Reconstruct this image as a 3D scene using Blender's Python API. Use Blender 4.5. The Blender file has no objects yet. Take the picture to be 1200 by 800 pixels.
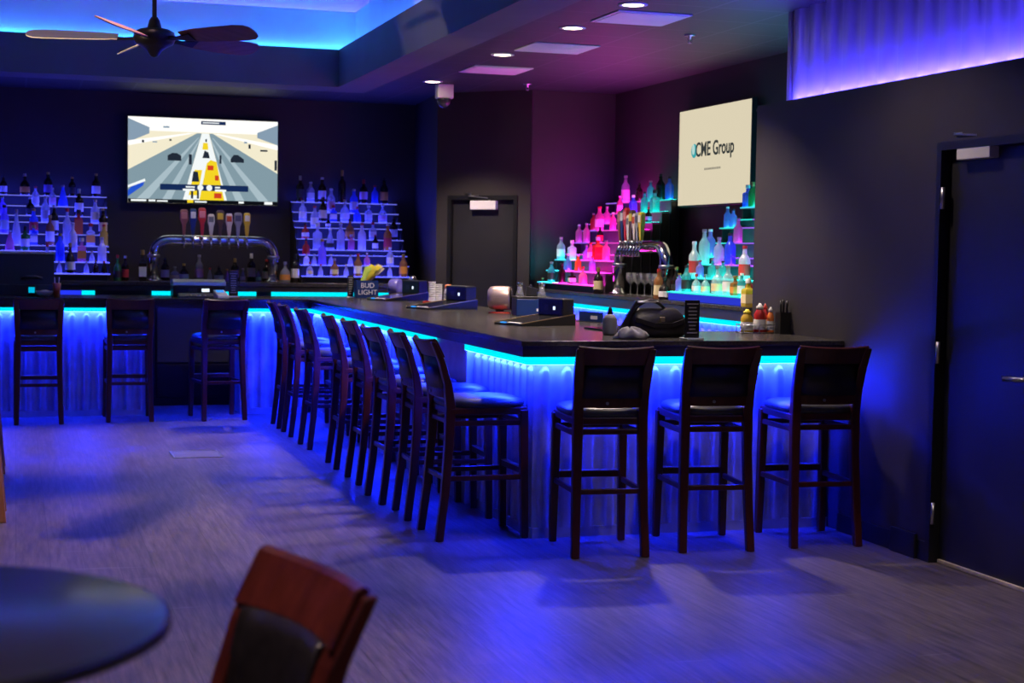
import bpy, bmesh, math, random
from mathutils import Vector, Matrix
random.seed(7)
S = bpy.context.scene
COL = S.collection
PI = math.pi

# ------------------------------------------------------------------ camera
cd = bpy.data.cameras.new('camera')
cam = bpy.data.objects.new('camera', cd); COL.objects.link(cam)
EYE = 1.56
F_PX = 1853.0
dX = Vector((0.95407626, 0.00161214, 0.2995595))      # world axes seen in camera space (right, up, forward)
dY = Vector((-0.29911033, 0.06013043, 0.95232208))
dZ = Vector((0.01647736, 0.99818923, -0.05785122))
R = Matrix(((dX[0], dX[1], -dX[2]), (dY[0], dY[1], -dY[2]), (dZ[0], dZ[1], -dZ[2])))
cam.matrix_world = Matrix.Translation((0, 0, EYE)) @ R.to_4x4()
cd.sensor_width = 36.0
cd.lens = 36.0 * F_PX / 1200.0
cd.clip_start = 0.05
cd.dof.use_dof = True
cd.dof.focus_distance = 8.8
cd.dof.aperture_fstop = 4.0
S.camera = cam

# ------------------------------------------------------------------ view and world
S.view_settings.view_transform = 'Standard'
S.view_settings.look = 'None'
S.view_settings.gamma = 1.0
S.view_settings.exposure = 0.0
S.view_settings.use_curve_mapping = False
S.cycles.use_denoising = True
S.cycles.max_bounces = 8
S.cycles.diffuse_bounces = 4
S.cycles.sample_clamp_indirect = 6.0
S.cycles.caustics_reflective = False
S.cycles.caustics_refractive = False
W = bpy.data.worlds.new('room_ambience'); S.world = W
W.use_nodes = True
W.node_tree.nodes['Background'].inputs[0].default_value = (0.30, 0.22, 0.55, 1)
W.node_tree.nodes['Background'].inputs[1].default_value = 0.012

BAR_LED, BAR_LED_W = (0.004, 0.013, 1.0), 320.0      # strip under the counters
COVE_LED, COVE_LED_W = (0.045, 0.055, 1.0), 40.0
WALL_LED, WALL_LED_W = (0.07, 0.045, 1.0), 240.0
RACK_W = 9.0
SPOT_W = 230.0
SPOT_COL = (1.0, 0.80, 0.66)

def area(name, loc, target, sx, sy, power, color):
    l = bpy.data.lights.new(name, 'AREA'); l.shape = 'RECTANGLE'; l.size = sx; l.size_y = sy
    l.energy = power; l.color = color
    o = bpy.data.objects.new(name, l); COL.objects.link(o); o.location = loc
    o.rotation_euler = (Vector(target) - Vector(loc)).to_track_quat('-Z', 'Y').to_euler()
    return o
area('fill_light', (1.5, -3.0, 2.0), (2.2, 8.0, 0.6), 3.0, 1.4, 2.5, (0.85, 0.72, 1.0))  # added fill standing in for unseen light behind the camera

# ------------------------------------------------------------------ materials
def pm(name, base, rough=0.5, metal=0.0, **k):
    m = bpy.data.materials.new(name); m.use_nodes = True
    b = m.node_tree.nodes['Principled BSDF']
    b.inputs['Base Color'].default_value = (*base, 1)
    b.inputs['Roughness'].default_value = rough
    b.inputs['Metallic'].default_value = metal
    for key, v in k.items():
        b.inputs[key.replace('_', ' ')].default_value = v
    return m
def em(name, color, strength):
    m = bpy.data.materials.new(name); m.use_nodes = True
    nt = m.node_tree; nt.nodes.clear()
    e = nt.nodes.new('ShaderNodeEmission'); o = nt.nodes.new('ShaderNodeOutputMaterial')
    e.inputs[0].default_value = (*color, 1); e.inputs[1].default_value = strength
    nt.links.new(e.outputs[0], o.inputs[0])
    return m
def noisy(name, c0, c1, scale, rough=0.5, stretch=(1, 1, 1), detail=4, bump=0.0, metal=0.0, lo=0.35, hi=0.65, rvar=0.0):
    m = pm(name, c0, rough, metal); nt = m.node_tree; b = nt.nodes['Principled BSDF']
    tc = nt.nodes.new('ShaderNodeTexCoord'); mp = nt.nodes.new('ShaderNodeMapping')
    mp.inputs['Scale'].default_value = stretch
    n = nt.nodes.new('ShaderNodeTexNoise'); n.inputs['Scale'].default_value = scale; n.inputs['Detail'].default_value = detail
    r = nt.nodes.new('ShaderNodeValToRGB')
    r.color_ramp.elements[0].position = lo; r.color_ramp.elements[1].position = hi
    r.color_ramp.elements[0].color = (*c0, 1); r.color_ramp.elements[1].color = (*c1, 1)
    L = nt.links.new
    L(tc.outputs['Object'], mp.inputs[0]); L(mp.outputs[0], n.inputs[0]); L(n.outputs[0], r.inputs[0]); L(r.outputs[0], b.inputs['Base Color'])
    if bump:
        bp = nt.nodes.new('ShaderNodeBump'); bp.inputs['Strength'].default_value = bump; bp.inputs['Distance'].default_value = 0.01
        L(n.outputs[0], bp.inputs['Height']); L(bp.outputs[0], b.inputs['Normal'])
    if rvar:
        mr = nt.nodes.new('ShaderNodeMapRange'); mr.inputs['To Min'].default_value = rough - rvar; mr.inputs['To Max'].default_value = rough + rvar
        L(n.outputs[0], mr.inputs['Value']); L(mr.outputs[0], b.inputs['Roughness'])
    return m

def floor_material():
    m = pm('grey_wood_planks', (0.1, 0.1, 0.1), 0.42); nt = m.node_tree; b = nt.nodes['Principled BSDF']; L = nt.links.new
    tc = nt.nodes.new('ShaderNodeTexCoord')
    rot = nt.nodes.new('ShaderNodeMapping'); rot.inputs['Rotation'].default_value = (0, 0, PI/2)
    L(tc.outputs['Object'], rot.inputs[0])
    br = nt.nodes.new('ShaderNodeTexBrick')
    br.inputs['Scale'].default_value = 1.0; br.inputs['Brick Width'].default_value = 1.25; br.inputs['Row Height'].default_value = 0.16
    br.inputs['Mortar Size'].default_value = 0.0016; br.inputs['Color1'].default_value = (0.120, 0.098, 0.092, 1)
    br.inputs['Color2'].default_value = (0.148, 0.122, 0.114, 1); br.inputs['Mortar'].default_value = (0.07, 0.063, 0.062, 1)
    L(rot.outputs[0], br.inputs['Vector'])
    mp = nt.nodes.new('ShaderNodeMapping'); mp.inputs['Scale'].default_value = (26, 1.6, 1)
    L(tc.outputs['Object'], mp.inputs[0])
    g = nt.nodes.new('ShaderNodeTexNoise'); g.inputs['Scale'].default_value = 1.6; g.inputs['Detail'].default_value = 7; g.inputs['Roughness'].default_value = 0.65
    L(mp.outputs[0], g.inputs[0])
    rg = nt.nodes.new('ShaderNodeValToRGB'); rg.color_ramp.elements[0].position = 0.34; rg.color_ramp.elements[1].position = 0.72
    rg.color_ramp.elements[0].color = (0.45, 0.45, 0.45, 1); rg.color_ramp.elements[1].color = (1.7, 1.66, 1.64, 1)
    L(g.outputs[0], rg.inputs[0])
    mx = nt.nodes.new('ShaderNodeMix'); mx.data_type = 'RGBA'; mx.blend_type = 'MULTIPLY'; mx.inputs[0].default_value = 1.0
    L(br.outputs[0], mx.inputs[6]); L(rg.outputs[0], mx.inputs[7])
    # pale drag marks across the boards
    mp2 = nt.nodes.new('ShaderNodeMapping'); mp2.inputs['Scale'].default_value = (1.3, 16, 1); mp2.inputs['Rotation'].default_value = (0, 0, 0.12)
    L(tc.outputs['Object'], mp2.inputs[0])
    s = nt.nodes.new('ShaderNodeTexNoise'); s.inputs['Scale'].default_value = 1.0; s.inputs['Detail'].default_value = 3
    L(mp2.outputs[0], s.inputs[0])
    rs = nt.nodes.new('ShaderNodeValToRGB'); rs.color_ramp.elements[0].position = 0.69; rs.color_ramp.elements[1].position = 0.76
    rs.color_ramp.elements[1].color = (0.5, 0.5, 0.5, 1)
    L(s.outputs[0], rs.inputs[0])
    mx2 = nt.nodes.new('ShaderNodeMix'); mx2.data_type = 'RGBA'; mx2.blend_type = 'MIX'
    mx2.inputs[7].default_value = (0.32, 0.30, 0.29, 1)
    L(rs.outputs[0], mx2.inputs[0]); L(mx.outputs[2], mx2.inputs[6]); L(mx2.outputs[2], b.inputs['Base Color'])
    mr = nt.nodes.new('ShaderNodeMapRange'); mr.inputs['To Min'].default_value = 0.34; mr.inputs['To Max'].default_value = 0.60
    L(g.outputs[0], mr.inputs['Value']); L(mr.outputs[0], b.inputs['Roughness'])
    bp = nt.nodes.new('ShaderNodeBump'); bp.inputs['Strength'].default_value = 0.15; bp.inputs['Distance'].default_value = 0.004
    L(g.outputs[0], bp.inputs['Height']); L(bp.outputs[0], b.inputs['Normal'])
    return m
def ceiling_material():
    m = pm('dark_ceiling_tiles', (0.02, 0.02, 0.024), 0.6); nt = m.node_tree; b = nt.nodes['Principled BSDF']; L = nt.links.new
    tc = nt.nodes.new('ShaderNodeTexCoord'); mp = nt.nodes.new('ShaderNodeMapping')
    mp.inputs['Location'].default_value = (-3.635, -9.88 + 0.52*19, 0)
    L(tc.outputs['Object'], mp.inputs[0])
    br = nt.nodes.new('ShaderNodeTexBrick'); br.offset = 0.0
    br.inputs['Scale'].default_value = 1.0; br.inputs['Brick Width'].default_value = 0.505; br.inputs['Row Height'].default_value = 0.505
    br.inputs['Mortar Size'].default_value = 0.010; br.inputs['Color1'].default_value = (0.014, 0.0135, 0.016, 1)
    br.inputs['Color2'].default_value = (0.017, 0.016, 0.019, 1); br.inputs['Mortar'].default_value = (0.045, 0.043, 0.05, 1)
    L(mp.outputs[0], br.inputs['Vector']); L(br.outputs[0], b.inputs['Base Color'])
    return m

M = {}
M['floor'] = floor_material()
M['ceiling'] = ceiling_material()
M['wall'] = noisy('charcoal_wall_paint', (0.034, 0.029, 0.030), (0.042, 0.036, 0.037), 2.0, 0.55, rvar=0.06)
M['drywall'] = noisy('grey_soffit_paint', (0.095, 0.09, 0.10), (0.115, 0.11, 0.12), 1.5, 0.7)
M['tray'] = noisy('white_ceiling_paint', (0.72, 0.72, 0.74), (0.78, 0.78, 0.80), 1.5, 0.8)
M['door'] = noisy('black_door_paint', (0.018, 0.018, 0.022), (0.024, 0.023, 0.028), 2, 0.42)
M['frame'] = pm('black_frame_paint', (0.010, 0.010, 0.012), 0.4)
M['black'] = pm('black_plastic', (0.012, 0.012, 0.014), 0.38)
M['rubber'] = pm('black_rubber', (0.015, 0.015, 0.015), 0.7)
M['darkgrey'] = pm('dark_grey_plastic', (0.05, 0.05, 0.055), 0.45)
M['top'] = noisy('black_granite_worktop', (0.030, 0.027, 0.028), (0.060, 0.053, 0.050), 60, 0.22, detail=6, rvar=0.05)
M['fascia'] = noisy('dark_worktop_edge', (0.020, 0.018, 0.022), (0.032, 0.029, 0.034), 30, 0.35)
M['steel'] = noisy('galvanised_corrugated_steel', (0.42, 0.43, 0.46), (0.56, 0.57, 0.60), 9, 0.34, metal=0.25, rvar=0.06, detail=5)
M['steel_wall'] = noisy('bright_corrugated_steel', (0.60, 0.60, 0.63), (0.64, 0.64, 0.66), 6, 0.30, metal=0.42, rvar=0.05, detail=5)
M['chrome'] = pm('polished_chrome', (0.75, 0.74, 0.74), 0.14, 1.0)
M['satin'] = pm('satin_steel', (0.55, 0.55, 0.56), 0.34, 1.0)
M['brass'] = pm('worn_brass', (0.55, 0.42, 0.22), 0.35, 1.0)
M['wood'] = noisy('mahogany_stained_wood', (0.055, 0.010, 0.008), (0.10, 0.018, 0.012), 3.5, 0.30, stretch=(6, 6, 1), bump=0.03, rvar=0.05)
M['lit_wood'] = noisy('warm_lit_mahogany', (0.42, 0.17, 0.07), (0.55, 0.24, 0.10), 4, 0.4, stretch=(6, 6, 1))  # mahogany with warm light put into its colour
M['vinyl'] = noisy('black_vinyl', (0.012, 0.011, 0.013), (0.018, 0.016, 0.019), 30, 0.33, bump=0.05)
M['seat'] = noisy('black_vinyl_seat', (0.045, 0.045, 0.05), (0.06, 0.06, 0.065), 30, 0.36, bump=0.05)
M['table'] = pm('black_laminate_tabletop', (0.014, 0.014, 0.020), 0.22)
M['led_bar'] = em('bar_led_strip', BAR_LED, BAR_LED_W)
M['led_face'] = em('bar_led_diffuser', (0.0, 0.80, 1.0), 1.15)
M['led_face_blue'] = em('blue_led_diffuser', (0.02, 0.04, 1.0), 1.0)
M['led_cove'] = em('cove_led_strip', COVE_LED, COVE_LED_W)
M['led_wall'] = em('wall_led_strip', WALL_LED, WALL_LED_W)
M['lamp'] = em('warm_downlight', (1.0, 0.82, 0.52), 14)
M['panel'] = noisy('white_air_panel', (0.72, 0.70, 0.74), (0.80, 0.78, 0.82), 3, 0.5)
M['white'] = pm('white_plastic', (0.78, 0.77, 0.78), 0.4)
M['cloudy'] = pm('cloudy_plastic', (0.30, 0.30, 0.33), 0.3)
M['paper'] = pm('white_paper', (0.8, 0.8, 0.8), 0.7)
M['cream'] = pm('cream_paper', (0.75, 0.66, 0.45), 0.6)
M['blade_lit'] = noisy('lit_wood_blade', (0.62, 0.50, 0.36), (0.72, 0.58, 0.42), 4, 0.45, stretch=(1, 8, 1))  # blade wood with the warm light put into its colour
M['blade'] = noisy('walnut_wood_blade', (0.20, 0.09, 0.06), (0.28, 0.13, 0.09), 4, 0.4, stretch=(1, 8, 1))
M['bronze'] = pm('dark_bronze_metal', (0.035, 0.03, 0.032), 0.35, 0.8)
M['copper'] = noisy('brushed_copper', (0.55, 0.40, 0.36), (0.66, 0.48, 0.44), 8, 0.33, metal=0.7, stretch=(1, 14, 14))
M['red'] = pm('red_plastic', (0.55, 0.05, 0.03), 0.4)
M['orange'] = pm('orange_plastic', (0.8, 0.22, 0.05), 0.4)
M['blue'] = pm('blue_painted_metal', (0.01, 0.035, 0.16), 0.4)
M['yellow'] = pm('yellow_paper', (0.85, 0.72, 0.05), 0.6)
M['green_yellow'] = pm('lime_paper', (0.55, 0.75, 0.1), 0.6)
M['cloth'] = noisy('grey_cloth', (0.30, 0.29, 0.33), (0.42, 0.40, 0.44), 24, 0.9, bump=0.3)
M['leather'] = noisy('black_leather', (0.010, 0.009, 0.010), (0.016, 0.014, 0.016), 40, 0.38, bump=0.12)
M['mustard'] = pm('mustard_yellow_plastic', (0.62, 0.40, 0.03), 0.35)
M['ketchup'] = pm('ketchup_red_plastic', (0.45, 0.02, 0.02), 0.35)
M['threshold'] = noisy('worn_aluminium_threshold', (0.55, 0.46, 0.34), (0.70, 0.60, 0.45), 20, 0.5)
M['screen_light'] = em('lit_white', (0.8, 0.9, 1.0), 1.2)
M['screen_blue'] = em('lit_blue', (0.05, 0.35, 1.0), 1.0)
M['cyan_icon'] = em('lit_cyan', (0.0, 0.6, 0.9), 0.8)
def clear_glass(name, tint, trans=0.6, rough=0.08):
    m = bpy.data.materials.new(name); m.use_nodes = True
    nt = m.node_tree; nt.nodes.clear(); L = nt.links.new
    o = nt.nodes.new('ShaderNodeOutputMaterial'); mix = nt.nodes.new('ShaderNodeMixShader'); mix2 = nt.nodes.new('ShaderNodeMixShader')
    t = nt.nodes.new('ShaderNodeBsdfTransparent'); t.inputs[0].default_value = (*[0.35 + 0.65*c for c in tint], 1)
    tl = nt.nodes.new('ShaderNodeBsdfTranslucent'); tl.inputs[0].default_value = (*tint, 1)
    df = nt.nodes.new('ShaderNodeBsdfDiffuse'); df.inputs[0].default_value = (*tint, 1)
    g = nt.nodes.new('ShaderNodeBsdfGlossy'); g.inputs['Roughness'].default_value = rough
    a = nt.nodes.new('ShaderNodeMixShader'); a.inputs[0].default_value = 0.5
    L(tl.outputs[0], a.inputs[1]); L(df.outputs[0], a.inputs[2])
    mix.inputs[0].default_value = trans; L(a.outputs[0], mix.inputs[1]); L(t.outputs[0], mix.inputs[2])
    mix2.inputs[0].default_value = 0.12; L(mix.outputs[0], mix2.inputs[1]); L(g.outputs[0], mix2.inputs[2]); L(mix2.outputs[0], o.inputs[0])
    return m
GLASS = {
 'c': ('clear', clear_glass('clear_bottle_glass', (0.80, 0.82, 0.85), 0.55)),
 'd': ('dark', pm('dark_bottle_glass', (0.018, 0.012, 0.010), 0.12)),
 'a': ('amber', clear_glass('amber_bottle_glass', (0.55, 0.25, 0.08), 0.25)),
 'g': ('green', clear_glass('green_bottle_glass', (0.05, 0.38, 0.10), 0.2)),
 'b': ('blue', clear_glass('blue_bottle_glass', (0.10, 0.22, 0.85), 0.35)),
 'r': ('red', clear_glass('red_bottle_glass', (0.70, 0.05, 0.06), 0.2)),
 'y': ('yellow', clear_glass('yellow_bottle_glass', (0.85, 0.62, 0.08), 0.1)),
 'w': ('frosted white', clear_glass('frosted_bottle_glass', (0.88, 0.86, 0.88), 0.1, 0.3)),
 'p': ('pink', clear_glass('pink_bottle_glass', (0.85, 0.30, 0.52), 0.3)),
 't': ('teal', clear_glass('teal_bottle_glass', (0.10, 0.60, 0.62), 0.35)),
 'v': ('violet', clear_glass('violet_bottle_glass', (0.48, 0.32, 0.85), 0.35)),
 'o': ('orange', clear_glass('orange_bottle_glass', (0.85, 0.36, 0.06), 0.15)),
}
LABEL = {'w': ('white', pm('white_label', (0.80, 0.78, 0.76), 0.6)), 'k': ('black', pm('black_label', (0.03, 0.03, 0.03), 0.5)),
 'y': ('cream', pm('cream_label', (0.78, 0.66, 0.36), 0.6)), 'o': ('orange', pm('orange_label', (0.75, 0.30, 0.05), 0.6)),
 'r': ('red', pm('red_label', (0.65, 0.05, 0.05), 0.6)), 'p': ('pink', pm('pink_label', (0.80, 0.45, 0.55), 0.6)), 'v': ('violet', pm('violet_label', (0.30, 0.2, 0.5), 0.6))}
CAPS = [pm('silver_cap', (0.6, 0.6, 0.62), 0.3, 0.8), pm('black_cap', (0.02, 0.02, 0.02), 0.4), pm('red_cap', (0.5, 0.03, 0.03), 0.4), pm('gold_cap', (0.6, 0.42, 0.12), 0.3, 0.7), pm('white_cap', (0.8, 0.8, 0.8), 0.4)]
CLEAR = clear_glass('drinking_glass', (0.85, 0.87, 0.9), 0.72, 0.04)

# ------------------------------------------------------------------ mesh kit
class MB:
    def __init__(s): s.v = []; s.f = []; s.m = []; s.sm = []
    def add(s, vs, fs, m=0, smooth=False):
        o = len(s.v); s.v += [tuple(v) for v in vs]
        for f in fs: s.f.append(tuple(i + o for i in f)); s.m.append(m); s.sm.append(smooth)
        return s
    def box(s, a, b, m=0):
        x0, y0, z0 = a; x1, y1, z1 = b
        x0, x1 = min(x0, x1), max(x0, x1); y0, y1 = min(y0, y1), max(y0, y1); z0, z1 = min(z0, z1), max(z0, z1)
        return s.add([(x0,y0,z0),(x1,y0,z0),(x1,y1,z0),(x0,y1,z0),(x0,y0,z1),(x1,y0,z1),(x1,y1,z1),(x0,y1,z1)],
              [(0,3,2,1),(4,5,6,7),(0,1,5,4),(1,2,6,5),(2,3,7,6),(3,0,4,7)], m)
    def loft(s, loops, m=0, smooth=False, caps=True):
        n = len(loops[0]); vs = [p for l in loops for p in l]; fs = []
        for k in range(len(loops) - 1):
            for i in range(n):
                j = (i + 1) % n
                fs.append((k*n+i, k*n+j, (k+1)*n+j, (k+1)*n+i))
        s.add(vs, fs, m, smooth)
        if caps:
            o = len(s.v) - len(vs)
            s.f.append(tuple(o + i for i in reversed(range(n)))); s.m.append(m); s.sm.append(False)
            s.f.append(tuple(o + (len(loops)-1)*n + i for i in range(n))); s.m.append(m); s.sm.append(False)
        return s
    def lathe(s, prof, seg=20, c=(0,0,0), m=0, smooth=True, caps=True, a0=0.0, sx=1.0, sy=1.0):
        loops = [[(c[0] + r*sx*math.cos(a0 + 2*PI*i/seg), c[1] + r*sy*math.sin(a0 + 2*PI*i/seg), c[2] + z) for i in range(seg)] for r, z in prof]
        return s.loft(loops, m, smooth, caps)
    def vpost(s, pts, hw, hd, m=0):       # upright bar: horizontal sections; hw, hd may be lists
        L = []
        for k, (x, y, z) in enumerate(pts):
            w = hw[k] if isinstance(hw, (list, tuple)) else hw; d = hd[k] if isinstance(hd, (list, tuple)) else hd
            L.append([(x-w,y-d,z),(x+w,y-d,z),(x+w,y+d,z),(x-w,y+d,z)])
        return s.loft(L, m)
    def tube(s, pts, r, seg=10, m=0, smooth=True):
        P = [Vector(p) for p in pts]; L = []; prev = None
        for k, p in enumerate(P):
            t = (P[min(k+1, len(P)-1)] - P[max(k-1, 0)]).normalized()
            if prev is None:
                u = t.cross(Vector((0,0,1)));
                if u.length < 1e-3: u = t.cross(Vector((1,0,0)))
            else: u = prev - t*prev.dot(t)
            u.normalize(); prev = u; w = t.cross(u)
            rr = r[k] if isinstance(r, (list, tuple)) else r
            L.append([p + (u*math.cos(2*PI*i/seg) + w*math.sin(2*PI*i/seg))*rr for i in range(seg)])
        return s.loft(L, m, smooth)
    def beam(s, p, q, w, h, m=0):         # rectangular rail, h is its upright size
        p = Vector(p); q = Vector(q); t = (q-p).normalized(); u = t.cross(Vector((0,0,1)))
        if u.length < 1e-3: u = Vector((1,0,0))
        u.normalize(); n = u.cross(t)
        L = [[c + u*a*w/2 + n*b*h/2 for a, b in ((-1,-1),(1,-1),(1,1),(-1,1))] for c in (p, q)]
        return s.loft(L, m)
    def xsweep(s, pts, hy, hz, m=0, smooth=False):   # bar running along x with upright sections
        return s.loft([[(x,y-hy,z-hz),(x,y+hy,z-hz),(x,y+hy,z+hz),(x,y-hy,z+hz)] for x, y, z in pts], m, smooth)
    def move(s, mat):
        s.v = [tuple(mat @ Vector(v)) for v in s.v]; return s
    def mesh(s, name, mats):
        me = bpy.data.meshes.new(name); me.from_pydata(s.v, [], s.f)
        for x in (mats if isinstance(mats, (list, tuple)) else [mats]): me.materials.append(x)
        for p, mi, sm in zip(me.polygons, s.m, s.sm): p.material_index = mi; p.use_smooth = sm
        bm = bmesh.new(); bm.from_mesh(me); bmesh.ops.recalc_face_normals(bm, faces=bm.faces); bm.to_mesh(me); bm.free()
        me.update(); return me
    def build(s, name, mats, parent=None, bevel=0, kind=None):
        o = bpy.data.objects.new(name, s.mesh(name, mats)); COL.objects.link(o)
        if parent: o.parent = parent
        if bevel:
            b = o.modifiers.new('bevel', 'BEVEL'); b.width = bevel; b.segments = 2; b.limit_method = 'ANGLE'; b.angle_limit = 0.7
        if kind: o['kind'] = kind
        return o
def box(a, b): return MB().box(a, b)
def thing(name, label, cat, loc=(0,0,0), rz=0, group=None):
    o = bpy.data.objects.new(name, None); COL.objects.link(o); o.empty_display_size = 0.1
    o.location = loc; o.rotation_euler = (0,0,rz); o['label'] = label; o['category'] = cat
    if group: o['group'] = group
    return o
def tag(o, label, cat, group=None):
    o['label'] = label; o['category'] = cat
    if group: o['group'] = group
    return o
def struct(name, mb, mat, parent=None, bevel=0):
    return mb.build(name, mat, parent, bevel, None if parent else 'structure')
def dup(root, loc, rz, label, group=None):
    r = root.copy(); COL.objects.link(r); r.location = loc; r.rotation_euler = (0,0,rz); r['label'] = label
    if group: r['group'] = group
    def kids(a, b):
        for ch in a.children:
            c = ch.copy(); COL.objects.link(c); c.parent = b; kids(ch, c)
    src = [c for c in root.children]
    for ch in src:
        c = ch.copy(); COL.objects.link(c); c.parent = r
        for g in list(ch.children):
            d = g.copy(); COL.objects.link(d); d.parent = c
    return r
def text_mesh(name, body, size, mat, parent, loc, rot, bold=0.0, sx=1.0):
    c = bpy.data.curves.new(name, 'FONT'); c.body = body; c.size = size; c.extrude = 0.001; c.offset = bold; c.align_x = 'CENTER'; c.align_y = 'CENTER'; c.space_line = 0.98
    o = bpy.data.objects.new(name, c); COL.objects.link(o)
    dg = bpy.context.evaluated_depsgraph_get(); dg.update()
    me = bpy.data.meshes.new_from_object(o.evaluated_get(dg)); me.name = name
    bpy.data.objects.remove(o)
    me.materials.clear(); me.materials.append(mat)
    q = bpy.data.objects.new(name, me); COL.objects.link(q); q.parent = parent; q.location = loc; q.rotation_euler = rot; q.scale = (sx, 1, 1)
    return q

# ------------------------------------------------------------------ the setting
CEIL = 3.08
WX = 4.46          # right partition, facing -x
RX = 5.55          # wall behind the right back bar
YB = 16.5          # far wall
struct('floor', box((-4.5,-4,-0.1), (6.2,17.2,0)), M['floor'])
struct('wall_back', box((-4.5,YB,0), (4.20,YB+0.15,3.3)), M['wall'])
A = (3.957, 15.13); B = (4.69, 14.40)
struct('wall_recess', MB().loft([[(4.07,YB,z),(A[0],A[1],z),(A[0]+0.1,A[1]+0.1,z),(4.2,YB,z)] for z in (0,3.3)]), M['wall'])
struct('wall_alcove', box((B[0]+0.02,14.42,0), (RX+0.15,14.57,3.3)), M['wall'])
struct('wall_far_right', box((RX,8.9,0), (RX+0.15,14.42,3.3)), M['wall'])
# diagonal wall with its door
dv = Vector((B[0]-A[0], B[1]-A[1], 0)); DW = dv.length; dv.normalize()
dz = math.atan2(dv.y, dv.x)
DM = Matrix.Translation((A[0], A[1], 0)) @ Matrix.Rotation(dz, 4, 'Z')     # local x along the wall, -y faces the room
u0, u1, dh = 0.13, 0.90, 2.08
w = MB(); w.box((0,0,0),(u0,0.12,3.3)); w.box((u1,0,0),(DW,0.12,3.3)); w.box((u0,0,dh),(u1,0.12,3.3)); w.move(DM)
struct('wall_diagonal', w, M['wall'])
d1 = struct('door_1', box((u0+0.045,0.03,0.005),(u1-0.045,0.075,dh-0.045)).move(DM), M['door'])
fr = MB(); fr.box((u0,-0.012,0),(u0+0.04,0.12,dh)); fr.box((u1-0.04,-0.012,0),(u1,0.12,dh)); fr.box((u0+0.04,-0.012,dh-0.04),(u1-0.04,0.12,dh)); fr.move(DM)
fr.build('door_frame', M['frame'], d1)
def closer(parent, mat4):       # local x along the door, -y out of the door, origin at the box's top middle
    c = MB().box((-0.14,-0.055,-0.085),(0.14,-0.0,0)).move(mat4).build('closer_body', M['panel'], parent, bevel=0.004)
    a = MB(); a.tube([(0.06,-0.03,0.0),(0.06,-0.03,0.02)], 0.012); a.beam((0.06,-0.03,0.025),(-0.16,-0.05,0.045), 0.022, 0.01)
    a.beam((-0.16,-0.05,0.045),(0.02,0.005,0.055), 0.02, 0.008); a.box((-0.21,-0.03,0.035),(-0.14,0.02,0.075)); a.move(mat4)
    a.build('closer_arm', M['satin'], parent)
closer(d1, DM @ Matrix.Translation((u0+0.40, 0.03, dh-0.05)))
for z in (0.25, 1.05, 1.72):
    MB().tube([(u1-0.045,0.022,z),(u1-0.045,0.022,z+0.11)], 0.010).move(DM).build('hinge', M['satin'], d1)
h = MB().tube([(u0+0.11,0.03,0.98),(u0+0.11,-0.03,0.98),(u0+0.20,-0.035,0.98)], 0.010).move(DM); h.build('door_handle', M['satin'], d1)

# right partition with the near door; ledge on top carries the corrugated steel
yd0, yd1, dz1 = 6.12, 7.03, 2.135
PT = 2.455
w = MB(); w.box((WX,yd1,0),(WX+0.16,9.11,PT)); w.box((WX,-1.5,0),(WX+0.16,yd0,PT)); w.box((WX,yd0,dz1),(WX+0.16,yd1,PT))
struct('wall_right', w, M['wall'])
struct('wall_right_return', box((WX+0.27,9.0,0),(RX+0.15,9.11,CEIL)), M['wall'])
struct('trim_1', box((WX,-1.5,PT),(WX+0.24,9.125,PT+0.018)), M['wall'])
d2 = struct('door_2', box((WX+0.045,yd0+0.04,0.012),(WX+0.09,yd1-0.045,dz1-0.045)), M['door'])
fr = MB(); fr.box((WX-0.012,yd1-0.04,0),(WX+0.16,yd1,dz1)); fr.box((WX-0.012,yd0,0),(WX+0.16,yd0+0.04,dz1)); fr.box((WX-0.012,yd0+0.04,dz1-0.04),(WX+0.16,yd1-0.04,dz1))
fr.build('door_frame', M['frame'], d2)
CM = Matrix.Translation((WX+0.045, 6.72, 2.125)) @ Matrix.Rotation(-PI/2, 4, 'Z')
closer(d2, CM)
for z in (0.20, 1.02, 1.80):
    MB().tube([(WX-0.004,yd1-0.052,z),(WX-0.004,yd1-0.052,z+0.11)], 0.011).build('hinge', M['satin'], d2)
hm = MB().tube([(WX+0.045,6.25,1.0),(WX-0.035,6.25,1.0),(WX-0.04,6.36,0.995)], 0.011); hm.build('door_handle', M['satin'], d2)
box((WX+0.03,yd0+0.02,0.0),(WX+0.14,yd1-0.05,0.02)).build('threshold', M['threshold'], d2, bevel=0.004)
struct('baseboard_right', box((WX-0.012,yd1+0.001,0),(WX,7.94,0.10)), M['frame'])
struct('trim_2', box((WX-0.03,7.10,0.0),(WX-0.012,7.34,0.13)), M['black'], bevel=0.004)

# ceilings
TX, TY = 2.865, 14.6
struct('ceiling', box((3.20,-4,CEIL),(RX+0.15,YB,CEIL+0.1)), M['ceiling'])
struct('ceiling_back', box((-4.5,15.06,CEIL),(3.20,YB,CEIL+0.1)), M['ceiling'])
TL_, TF = -3.0, 2.2
struct('ceiling_front', box((-4.5,-4,CEIL),(3.20,1.8,CEIL+0.1)), M['ceiling'])
b0, b1 = 3.04, 3.30
w = MB(); w.box((TX,TF-0.4,b0),(3.20,15.06,b1)); w.box((-4.5,TY,b0),(TX,15.06,b1)); w.box((-4.5,TF-0.4,b0),(TX,TF,b1)); w.box((-4.5,TF,b0),(TL_,TY,b1))
struct('trim_3', w, M['drywall'])
lp = 3.385
w = MB(); w.box((TX,TF,b1),(TX+0.02,TY+0.02,lp)); w.box((TL_,TY,b1),(TX,TY+0.02,lp)); w.box((TL_,TF-0.02,b1),(TX+0.02,TF,lp)); w.box((TL_-0.02,TF-0.02,b1),(TL_,TY+0.02,lp))
struct('trim_4', w, M['drywall'])
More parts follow.
